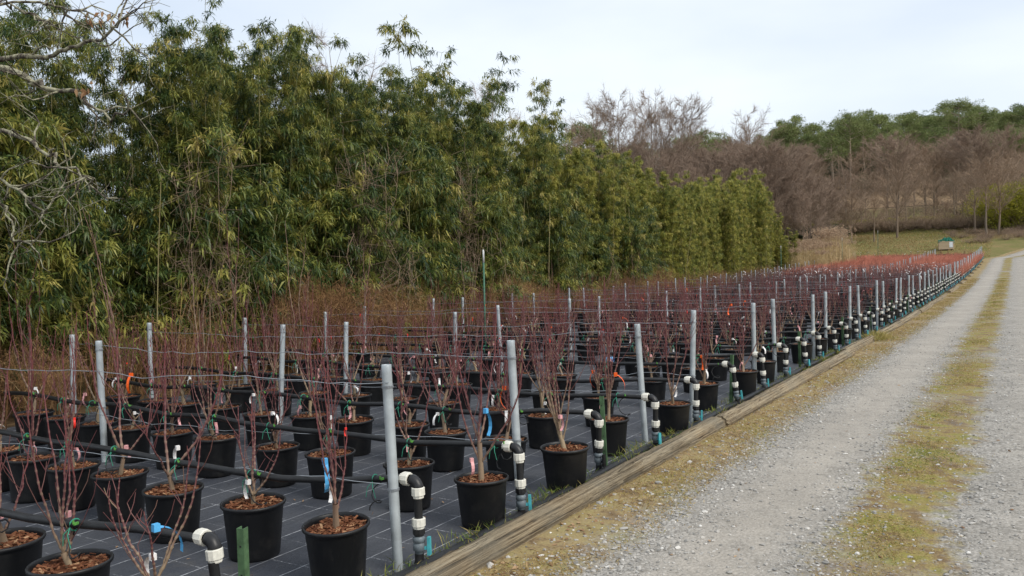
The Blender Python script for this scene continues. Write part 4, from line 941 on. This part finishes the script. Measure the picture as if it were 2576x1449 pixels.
def blades(g, X, Y, h, w, tint, lay=0.6):
    n = len(X); P = np.stack([X, Y, tz(Y) + .014], -1); d = np.stack([rng.normal(size=n) * lay, rng.normal(size=n) * lay, np.ones(n)], -1)
    leaves(g, P, d, h, w, droop=.28, tint=tint)
def clumpy(n, xf, ymin, ymax, thr, power=1.8):
    Y = ymin + (ymax - ymin) * rng.uniform(size=n) ** power; X = xf(Y, n)
    f = np.sin(X * 5.1 + 1.3 * np.sin(Y * 2.2)) + np.sin(Y * 2.7 + 2 * np.sin(X * 3.3)) + .7 * np.sin(Y * 0.9 + 1) + rng.normal(size=n) * .8
    kx = f > thr; return X[kx], Y[kx], f[kx]
g = G()
X, Y, f = clumpy(52000, lambda Y, n: rng.uniform(-2.66, -2.06, n) + rng.normal(size=n) * .07, 2.8, 60, -.5)
blades(g, X, Y, rng.uniform(.02, .055, len(X)), rng.uniform(.0028, .0055, len(X)) * (1 + Y / 18), np.clip(.24 + .12 * f + rng.normal(size=len(X)) * .16, 0, 1), 1.1)
X, Y, f = clumpy(46000, lambda Y, n: rng.normal(-.70, .17, n), 3.6, 60, -.1)
kx = ~(((Y > 20.6) & (Y < 22.8)) | ((Y > 6.0) & (Y < 6.5)))
X, Y, f = X[kx], Y[kx], f[kx]
blades(g, X, Y, rng.uniform(.015, .045, len(X)), rng.uniform(.0028, .005, len(X)) * (1 + Y / 18), np.clip(.34 + .15 * f + rng.normal(size=len(X)) * .15, 0, 1), 1.2)
single('verge_grass', g.mesh('verge_grass', M['grass']), 'short yellowing grass along the road verge and between the wheel tracks', 'grass', kind='stuff')
g = G()
for (yc, amp) in [(3.0 + 42 * random.random() ** 1.5, random.uniform(.55, 1.1)) for _ in range(230)]:
    n = random.randrange(14, 40); xc = random.uniform(-3.04, -2.86)
    X = np.minimum(rng.normal(xc, .06, n), -2.83); Y = rng.normal(yc, .10, n)
    blades(g, X, Y, rng.uniform(.05, .20, n) * amp, rng.uniform(.004, .007, n), np.clip(rng.normal(.80, .15, n), 0, 1), .55)
for (yc, xc) in ((19.6, -2.72), (19.9, -2.65), (19.4, -2.6)):
    n = 220; blades(g, rng.normal(xc, .12, n), rng.normal(yc, .22, n), rng.uniform(.12, .36, n), rng.uniform(.006, .012, n), np.clip(rng.normal(.58, .1, n), 0, 1), .6)
single('grass_tufts', g.mesh('grass_tufts', M['grass']), 'green grass tufts sprouting between the fabric and the timbers', 'grass', kind='stuff')
g = G(); n = 520; Y = 3.4 + 20 * rng.uniform(size=n) ** 2; X = np.where(rng.uniform(size=n) < .75, rng.normal(-2.5, .13, n), rng.uniform(-2.2, .8, n))
leaves(g, np.stack([X, Y, tz(Y) + .022], -1), np.stack([rng.normal(size=n), rng.normal(size=n), rng.uniform(0, .25, n)], -1), rng.uniform(.02, .06, n), rng.uniform(.008, .03, n), .1, tint=rng.uniform(0, 1, n), up=np.array([0, 0, 1.0]))
n = 240; Y = 2.5 + 10 * rng.uniform(size=n); X = rng.uniform(-8, -2.9, n)
leaves(g, np.stack([X, Y, tz(Y) + .02], -1), np.stack([rng.normal(size=n), rng.normal(size=n), rng.uniform(0, .25, n)], -1), rng.uniform(.02, .05, n), rng.uniform(.008, .016, n), .1, tint=rng.uniform(0, .7, n), up=np.array([0, 0, 1.0]))
single('leaf_litter', g.mesh('leaf_litter', M['dead_leaf']), 'scattered small dead leaves on the verge and the fabric', 'dead leaves', kind='stuff')

# ------------------------------------------------------------------ trees
def bare_tree(seed, H, spread, mat='twig', trunk_to=.85, ntw=5200, tw=.013, r0=.16, first=.2, up=.75):
    r = np.random.default_rng(seed); gt, gb = G(), G(); K = 10; s = np.linspace(0, 1, K)
    T = np.stack([np.cumsum(r.normal(size=K) * H * .006), np.cumsum(r.normal(size=K) * H * .006), s * H * trunk_to], -1); T[0, :2] = 0
    tubes(gt, T, (r0 * (1 - .9 * s))[None], 7, tint=(s * .5)[None])
    nb = 34; f = first + (1 - first) * r.uniform(size=nb) ** .9; B = np.stack([np.interp(f, s, T[:, c]) for c in range(3)], -1); az = r.uniform(0, 6.28, nb) 
    L = spread * np.sin(np.clip((f - first) / (1 - first) * .78 + .22, 0, 1) * math.pi) ** .7 * r.uniform(.6, 1.15, nb) + H * .05
    el = up * r.uniform(.5, 1.2, nb); D = np.stack([np.cos(az) * np.cos(el), np.sin(az) * np.cos(el), np.sin(el)], -1)
    KB = 6; sb = np.linspace(0, 1, KB); PB = B[:, None] + D[:, None] * (L[:, None] * sb)[..., None]; PB[..., 2] += (L[:, None] * .22 * sb ** 2); PB[:, 1:] += np.cumsum(r.normal(size=(nb, KB - 1, 3)) * (L[:, None, None] * .045), 1)
    tubes(gb, PB, (r0 * .30 * (1.1 - f))[:, None] * (1 - .75 * sb)[None] + tw * .7, 4, tint=.3)
    ns = 420; bi = r.integers(nb, size=ns); bk = r.integers(1, KB, size=ns); Q = PB[bi, bk]; d = norm(D[bi] + r.normal(size=(ns, 3)) * .55 + [0, 0, .25]); LS = L[bi] * r.uniform(.2, .5, ns)
    E = Q + d * LS[:, None]; mid = (Q + E) / 2 + r.normal(size=(ns, 3)) * (LS[:, None] * .06)
    tubes(gb, np.stack([Q, mid, E], 1), np.array([[1.3, 1.1, .7]]) * tw, 3, tint=.5)
    ti = r.integers(ns, size=ntw); w = r.uniform(.2, 1, ntw)[:, None]; q = Q[ti] * (1 - w) + E[ti] * w; dt = norm(d[ti] + r.normal(size=(ntw, 3)) * .7 + [0, 0, .15])
    spikes(gb, q, q + dt * (r.uniform(.35, 1.1, ntw) * H * .055)[:, None], tw * .8, tint=np.clip(r.normal(.65, .2, ntw), 0, 1))
    return gt.mesh('trunk', M['pale_bark'] if mat == 'pale' else M[mat], True), gb.mesh('crown', M['twig'] if mat == 'pale' else M[mat])
BARE = [bare_tree(700 + s, 16, 4.2, 'twig', ntw=9000, tw=.015) for s in range(5)]
BARE_TALL = [bare_tree(720 + s, 19, 3.6, 'twig', .99, 4200, .011, .15, .3, .8) for s in range(3)]
BARE_GREY = [bare_tree(740 + s, 12, 3.6, 'twig_grey', .9, 3000, .0135, .20, .34, .85) for s in range(5)]
BARE_PALE = [bare_tree(760 + s, 13, 2.4, 'pale', .97, 2200, .013, .13, .35, .8) for s in range(2)]
def put_tree(v, X, Y, s, lab, grp, name='bare_tree', tilt=(0, 0), sz=None):
    t = thing(name, lab, 'tree', (X, Y, tzf(Y) - .15), random.uniform(0, 6.28), grp, tilt, (s, s, sz or s)); part('trunk', v[0], t); part('crown', v[1], t); return t
def XY(px, Y):
    d = FWD + RIGHT * (px - 1288) / FPX; return d[0] / d[1] * Y
def hgt(px, py, X, Y):
    d = px_of((X, Y, 3))[2]; return at(px, py, d)[2] - tzf(Y)
# brown alder wood behind the bamboo
for kx in range(70):
    px = random.uniform(1450, 2090); Y = random.uniform(98, 140); X = XY(px, Y)
    top = np.interp(px, [1450, 1520, 1600, 1700, 1800, 1900, 2000, 2060, 2090], [400, 365, 315, 325, 325, 320, 335, 380, 440]) + random.uniform(0, 90)
    h = hgt(px, top, X, Y); put_tree(random.choice(BARE), X, Y, max(.5, h / 16.5), 'leafless brown alder in the dense wood behind the bamboo', 'brown alders behind the bamboo')
for px, top, Y in ((1570, 240, 112), (1545, 262, 118), (1645, 238, 110), (1665, 250, 116), (1715, 250, 112), (1745, 290, 118), (1505, 262, 125), (1890, 275, 112), (1875, 300, 120), (1610, 262, 121), (1690, 280, 119)):
    X = XY(px, Y); put_tree(random.choice(BARE_TALL), X, Y, hgt(px, top, X, Y) / 19.5, 'tall leafless tree whose thin top stands out against the sky above the alders', 'tall leafless trees above the alder wood')
X = XY(842, 40); put_tree(BARE_TALL[1], X, 40, hgt(842, 98, X, 40) / 19.3, 'slender leafless tree showing its top through a gap in the bamboo', None)
for px, Y, top in ((1428, 60, 330), (1255, 45, 235)):
    X = XY(px, Y); put_tree(BARE_TALL[0], X, Y, hgt(px, top, X, Y) / 19.5, 'thin leafless twigs just visible beside the bamboo tops', 'thin trees behind the bamboo')
# grey-brown trees round the meadow and on the slope
for px, Y, top, kind in ((2258, 117, 400, 0), (2200, 113, 480, 0), (2145, 112, 470, 0), (2125, 112, 500, 0), (2060, 116, 450, 2), (2130, 128, 430, 2), (2485, 114, 380, 0), (2512, 116, 400, 0), (2455, 120, 410, 0), (2300, 135, 430, 0), (2350, 132, 440, 0), (2405, 136, 430, 0), (2230, 140, 430, 0), (2180, 137, 420, 0), (2095, 133, 430, 0), (2545, 128, 400, 0), (2330, 150, 400, 0), (2560, 140, 380, 0), (2425, 128, 470, 0), (2380, 125, 500, 0), (2030, 118, 470, 0), (2080, 122, 480, 0), (2170, 126, 470, 0), (2280, 128, 450, 0), (2520, 135, 420, 0), (2590, 122, 420, 0)):
    X = XY(px, Y); v = random.choice(BARE_PALE if kind == 2 else BARE_GREY)
    put_tree(v, X, Y, hgt(px, top, X, Y) / 12.8, 'pale-barked leafless tree beside the alder wood' if kind == 2 else 'leafless grey-brown tree on the meadow edge below the pine hill', 'pale-barked trees' if kind == 2 else 'leafless trees round the meadow')
for kx in range(60):
    Y = random.uniform(150, 215); px = random.uniform(1980, 2640); X = XY(px, Y)
    put_tree(random.choice(BARE_GREY + BARE[:2]), X, Y, random.uniform(.55, .95), 'leafless tree on the dry slope under the pines', 'leafless trees on the slope')

def pine(seed, H, crown_from=.5, spread=2.6):
    r = np.random.default_rng(seed); gt, gl = G(), G(); K = 8; s = np.linspace(0, 1, K)
    T = np.stack([np.cumsum(r.normal(size=K) * .12), np.cumsum(r.normal(size=K) * .12), s * H * .96], -1); T[0, :2] = 0
    tubes(gt, T, (.17 * (1 - .85 * s))[None], 6, tint=s[None])
    nb = 44; f = crown_from + (1 - crown_from) * r.uniform(size=nb); B = np.stack([np.interp(f, s, T[:, c]) for c in range(3)], -1); az = r.uniform(0, 6.28, nb)
    u = (f - crown_from) / (1 - crown_from); L = spread * (np.sin(np.clip(u * .75 + .25, 0, 1) * math.pi) ** .6) * r.uniform(.55, 1.15, nb) + .2
    E = B + np.stack([np.cos(az) * L, np.sin(az) * L, L * r.uniform(.05, .5, nb)], -1)
    tubes(gt, np.stack([B, (B + E) / 2, E], 1), np.array([[.05, .035, .02]]), 3, tint=.4)
    nbare = 12; fb = r.uniform(.25, crown_from, nbare); Bb = np.stack([np.interp(fb, s, T[:, c]) for c in range(3)], -1); az = r.uniform(0, 6.28, nbare); spikes(gt, Bb, Bb + np.stack([np.cos(az), np.sin(az), .1 + 0 * az], -1) * r.uniform(.5, 1.6, (nbare, 1)), .03, tint=.3)
    for i in range(nb):
        for c in range(3):
            C = B[i] + (E[i] - B[i]) * r.uniform(.45, 1.05) + r.normal(size=3) * .2; n = 62; rr = r.uniform(.45, .95)
            d = norm(r.normal(size=(n, 3))); q = C + d * (rr * r.uniform(.2, 1, (n, 1)) ** .5) * [1, 1, .6]
            leaves(gl, q, d + [0, 0, .5], r.uniform(.22, .45, n), r.uniform(.05, .10, n), .05, tint=np.clip(r.normal(.5, .16) + r.normal(size=n) * .12, 0, 1))
    return gt.mesh('trunk', M['pine_bark'], True), gl.mesh('crown', M['pine'])
PINE_BARE = [pine(820 + s, 16, .60 + .04 * s, 3.2) for s in range(3)]
PINE = [pine(800 + s, 14, .42 + .04 * s, 2.9 + .25 * s) for s in range(5)]
def shrub(seed, H, W, n, mat, leaf=(.18, .35), lobes=26):
    r = np.random.default_rng(seed); gl, gt = G(), G()
    c = r.normal(size=(lobes, 3)); c = norm(c) * r.uniform(.35, .85, (lobes, 1)) ** .6 * [W * .75, W * .75, H * .42] + [0, 0, H * .52]
    for i in range(lobes):
        m = n // lobes; d = norm(r.normal(size=(m, 3))); rr = r.uniform(.2, .36) * min(W, H); q = c[i] + d * rr * r.uniform(.3, 1, (m, 1)) ** .5
        leaves(gl, q, d + [0, 0, .3] + r.normal(size=(m, 3)) * .4, r.uniform(*leaf, m), r.uniform(.3, .5) * leaf[0], .15, tint=np.clip(r.normal(.5, .16) + r.normal(size=m) * .13, 0, 1))
        tubes(gt, np.array([(0, 0, 0), c[i] * [.4, .4, .5], c[i]]), np.array([[.08, .05, .02]]) * H / 5, 4, tint=.3)
    return gt.mesh('branches', M['twig_grey'], True), gl.mesh('foliage', M[mat])
EVER = [shrub(840 + s, 7, 4.2, 5200, 'evergreen', (.22, .42)) for s in range(3)]
BRUSH = [shrub(850 + s, 2.6, 2.6, 2600, 'twig_grey', (.10, .22)) for s in range(3)]
MIM = [shrub(860 + s, 4.6, 4.4, 9000, 'mimosa', (.16, .34), 34) for s in range(2)]
IVY = [shrub(870 + s, 1.9, 3.0, 4200, 'ivy', (.10, .2)) for s in range(2)]
GRN = [shrub(880 + s, 1.2, 2.8, 2600, 'mimosa', (.10, .2)) for s in range(1)]
def put_shrub(v, X, Y, s, lab, grp, name, cat='shrub', sz=None):
    t = thing(name, lab, cat, (X, Y, tzf(Y) - .1), random.uniform(0, 6.28), grp, (0, 0), (s, s, sz or s)); part('branches', v[0], t); part('foliage', v[1], t)
for kx in range(150):
    Y = 200 + 116 * (kx / 150) + random.uniform(-5, 5); px = random.uniform(1900, 2680) if kx % 4 else random.uniform(1450, 2000); X = XY(px, Y)
    put_tree(random.choice(PINE), X, Y, random.uniform(.6, 1.15), 'green pine on the wooded hill with a bare lower trunk', 'pines on the hill', 'pine_tree')
for kx in range(22):
    Y = random.uniform(180, 204); px = 2040 + 27 * kx + random.uniform(-9, 9); X = XY(px, Y)
    put_tree(random.choice(PINE_BARE), X, Y, random.uniform(.62, 1.1), 'pine with a long bare trunk at the lower edge of the hill wood', 'long-trunked pines at the wood edge', 'pine_tree')
for kx in range(26):
    Y = random.uniform(300, 345); px = 1440 + 47 * kx + random.uniform(-15, 15); X = XY(px, Y)
    put_shrub(random.choice(EVER), X, Y, random.uniform(1.2, 1.9), 'dark rounded evergreen tree along the hill crest', 'evergreens on the hill crest', 'evergreen_tree', 'tree')
for px, top, Y in ((2005, 285, 200), (2125, 296, 205), (2290, 280, 235), (2318, 283, 232), (2560, 256, 205), (2585, 262, 200), (1970, 300, 205), (2050, 310, 210), (1475, 308, 150), (1500, 325, 155), (1780, 320, 160), (1820, 322, 165), (1750, 335, 160), (2535, 290, 215)):
    X = XY(px, Y); put_tree(random.choice(PINE), X, Y, hgt(px, top, X, Y) / 14.3, 'tall pine whose rounded top breaks the skyline', 'pines breaking the skyline', 'pine_tree')
for kx in range(34):
    Y = random.uniform(178, 260); px = random.uniform(2000, 2640); put_shrub(random.choice(EVER), XY(px, Y), Y, random.uniform(.5, .85), 'dark evergreen undergrowth between the pine trunks', 'evergreen undergrowth on the hill', 'evergreen_shrub')
for kx in range(60):
    Y = random.uniform(176, 240) if kx % 4 else random.uniform(128, 150); px = random.uniform(1960, 2640); put_shrub(random.choice(BRUSH), XY(px, Y), Y, random.uniform(.8, 1.5), 'brown dry brush on the slope', 'dry brush on the slope', 'dry_shrub')
# bank at the meadow edge
for px in range(2110, 2470, 14): put_shrub(random.choice(BRUSH), XY(px, 124.5), 124.5 + random.uniform(-.6, .6), .85, 'brown dry hedge growth on the meadow bank', 'dry growth on the meadow bank', 'dry_shrub', sz=.75)
for px in range(1990, 2110, 14): put_shrub(random.choice(IVY), XY(px, 122), 122 + random.uniform(-.8, .8), 1.0, 'dark ivy mound on the bank behind the reeds', 'ivy on the bank behind the reeds', 'ivy_mound')
for px in range(2000, 2400, 18): put_shrub(random.choice(GRN), XY(px, 129), 129 + random.uniform(-1, 1), .9, 'bright green low bramble on top of the bank', 'green brambles on the bank', 'bramble')
for px, Y, s in ((2500, 126, .95), (2535, 124, 1.1), (2570, 122, 1.15), (2605, 122, 1.2)): put_shrub(random.choice(MIM), XY(px, Y), Y, s * 1.1, 'rounded yellow-green bush beyond the bend in the road', 'yellow-green bushes beyond the road', 'leafy_bush')
for kx in range(26):
    Y = random.uniform(206, 228); put_shrub(random.choice(EVER), XY(1960 + 27 * kx, Y), Y, random.uniform(.9, 1.2), 'dark evergreen thicket closing the view between pine trunks', 'evergreen thicket behind the pine trunks', 'evergreen_shrub')
put_shrub(EVER[0], XY(2590, 150), 150, .9, 'dark evergreen above the yellow-green bushes', None, 'evergreen_shrub')

# meadow grass tussocks beyond the rows
g = G(); n = 26000; Y = rng.uniform(93, 126, n); px = rng.uniform(1980, 2640, n)
d = FWD[None] + RIGHT[None] * ((px - 1288) / FPX)[:, None]; X = d[:, 0] / d[:, 1] * Y
kx = ~(((Y < 112) & (X > -2.4)) | ((Y < 98) & (X > -15))) ; X, Y = X[kx], Y[kx]; n = len(X)
leaves(g, np.stack([X, Y, tz(Y)], -1), np.stack([rng.normal(size=n) * .5, rng.normal(size=n) * .5, np.ones(n)], -1), rng.uniform(.12, .42, n), rng.uniform(.03, .06, n), .25, tint=np.clip(np.where(X > -9, .26, .36) + .25 * np.sin(X * .35 + Y * .2) + rng.normal(size=n) * .18, 0, 1))
single('meadow_grass', g.mesh('meadow_grass', M['grass']), 'rough green and straw meadow grass beyond the red rows', 'grass', kind='stuff')

for kx in range(26):
    Y = random.uniform(108, 121); put_shrub(random.choice(BRUSH), XY(random.uniform(2390, 2600), Y), Y, random.uniform(.4, .7), 'low dry straw-brown brush behind the pallet crate and road bend', 'dry brush behind the crate', 'dry_shrub', sz=random.uniform(.25, .4))
# reeds
def reed(seed):
    r = np.random.default_rng(seed); gs, gp = G(), G(); n = 260; b = r.normal(size=(n, 2)) * .6; L = r.uniform(1.8, 3.3, n); az = r.uniform(0, 6.28, n); o_ = r.uniform(0, .35, n)
    P = np.stack([b[:, 0], b[:, 1], 0 * L], -1); E = P + np.stack([o_ * np.cos(az), o_ * np.sin(az), L], -1); spikes(gs, P, E, .018, tint=r.uniform(.1, .9, n))
    m = 900; i = r.integers(n, size=m); q = P[i] + (E[i] - P[i]) * r.uniform(.1, .8, (m, 1)); leaves(gs, q, r.normal(size=(m, 3)) * .5 + [0, 0, .8], r.uniform(.3, .6, m), .025, .3, tint=r.uniform(.2, 1, m))
    top = np.argsort(-L)[:60]
    for j in top: 
        k_ = 26; leaves(gp, E[j] + r.normal(size=(k_, 3)) * [.05, .05, .12], r.normal(size=(k_, 3)) * .6 + [.3, 0, .7], .16, .035, .2, tint=r.uniform(0, 1, k_))
    return gs.mesh('stalks', M['reed']), gp.mesh('plumes', M['plume'])
REED = [reed(900 + s) for s in range(3)]
for px, Y, s in ((2000, 73, .85), (2018, 76, .8), (2036, 75, .9), (2052, 78, .85), (2070, 80, .95), (2088, 79, 1.15), (2100, 81, 1.2), (2112, 84, 1.0), (2130, 86, .8), (2010, 70, .7), (2046, 73, .75), (2080, 75, .8), (2064, 72, .6)):
    t = thing('reed_clump', 'straw-coloured dry reeds with feathery plumes at the end of the bamboo', 'reeds', (XY(px, Y), Y, tzf(Y)), random.uniform(0, 6.28), 'dry reeds at the bamboo end', (0, 0), s * .95); v = random.choice(REED); part('stalks', v[0], t); part('plumes', v[1], t, kind='stuff')

# slatted pallet crate with a green net heaped on it
Yc = 104.5; Xc = XY(2381, Yc); W_, D_, H_ = 1.5, 1.1, .85
cr = thing('pallet_crate', 'pale slatted pallet crate heaped with a green net beyond the red rows', 'crate', (Xc, Yc, tzf(Yc) + .02), .12)
def slat(size): return G().__class__().add(boxv(*size), quads=BOXQ, tint=.7).mesh('slat', M['pallet'])
SF, SS, PO = slat((W_, .025, .12)), slat((.025, D_, .12)), slat((.09, .09, H_))
for k_ in range(6):
    z = .10 + k_ * .155
    for sy in (-1, 1): part('slat', SF, cr, (0, sy * (D_ / 2 + .013), z))
    for sx_ in (-1, 1): part('slat', SS, cr, (sx_ * (W_ / 2 + .013), 0, z))
for sx_ in (-1, 1):
    for sy in (-1, 1): part('corner_post', PO, cr, (sx_ * (W_ / 2 - .05), sy * (D_ / 2 - .05), H_ / 2))
g = G(); n1, n2 = 22, 16; uu, vv = np.meshgrid(np.linspace(-1, 1, n1), np.linspace(-1, 1, n2)); rr = np.sqrt(uu ** 2 * .6 + vv ** 2 * .6)
zz = H_ - .02 + .36 * np.clip(1.05 - rr ** 3, -.3, 1) * (1 + .4 * np.sin(uu * 4 + vv * 3 + 1)) + rng.normal(size=uu.shape) * .05
v = np.stack([uu * (W_ / 2 + .05), vv * (D_ / 2 + .05), zz], -1).reshape(-1, 3); ix = np.arange(n1 * n2).reshape(n2, n1); a, b = ix[:-1], ix[1:]
g.add(v, quads=np.stack([a[:, :-1], a[:, 1:], b[:, 1:], b[:, :-1]], -1).reshape(-1, 4)); part('net', g.mesh('net', M['net']), cr, label='dark green net heaped on top')
g = G(); box(g, (W_ / 2 - .28, -D_ / 2 - .032, .55), (.34, .012, .62)); part('white_sheet', g.mesh('white_sheet', M['sheet']), cr)
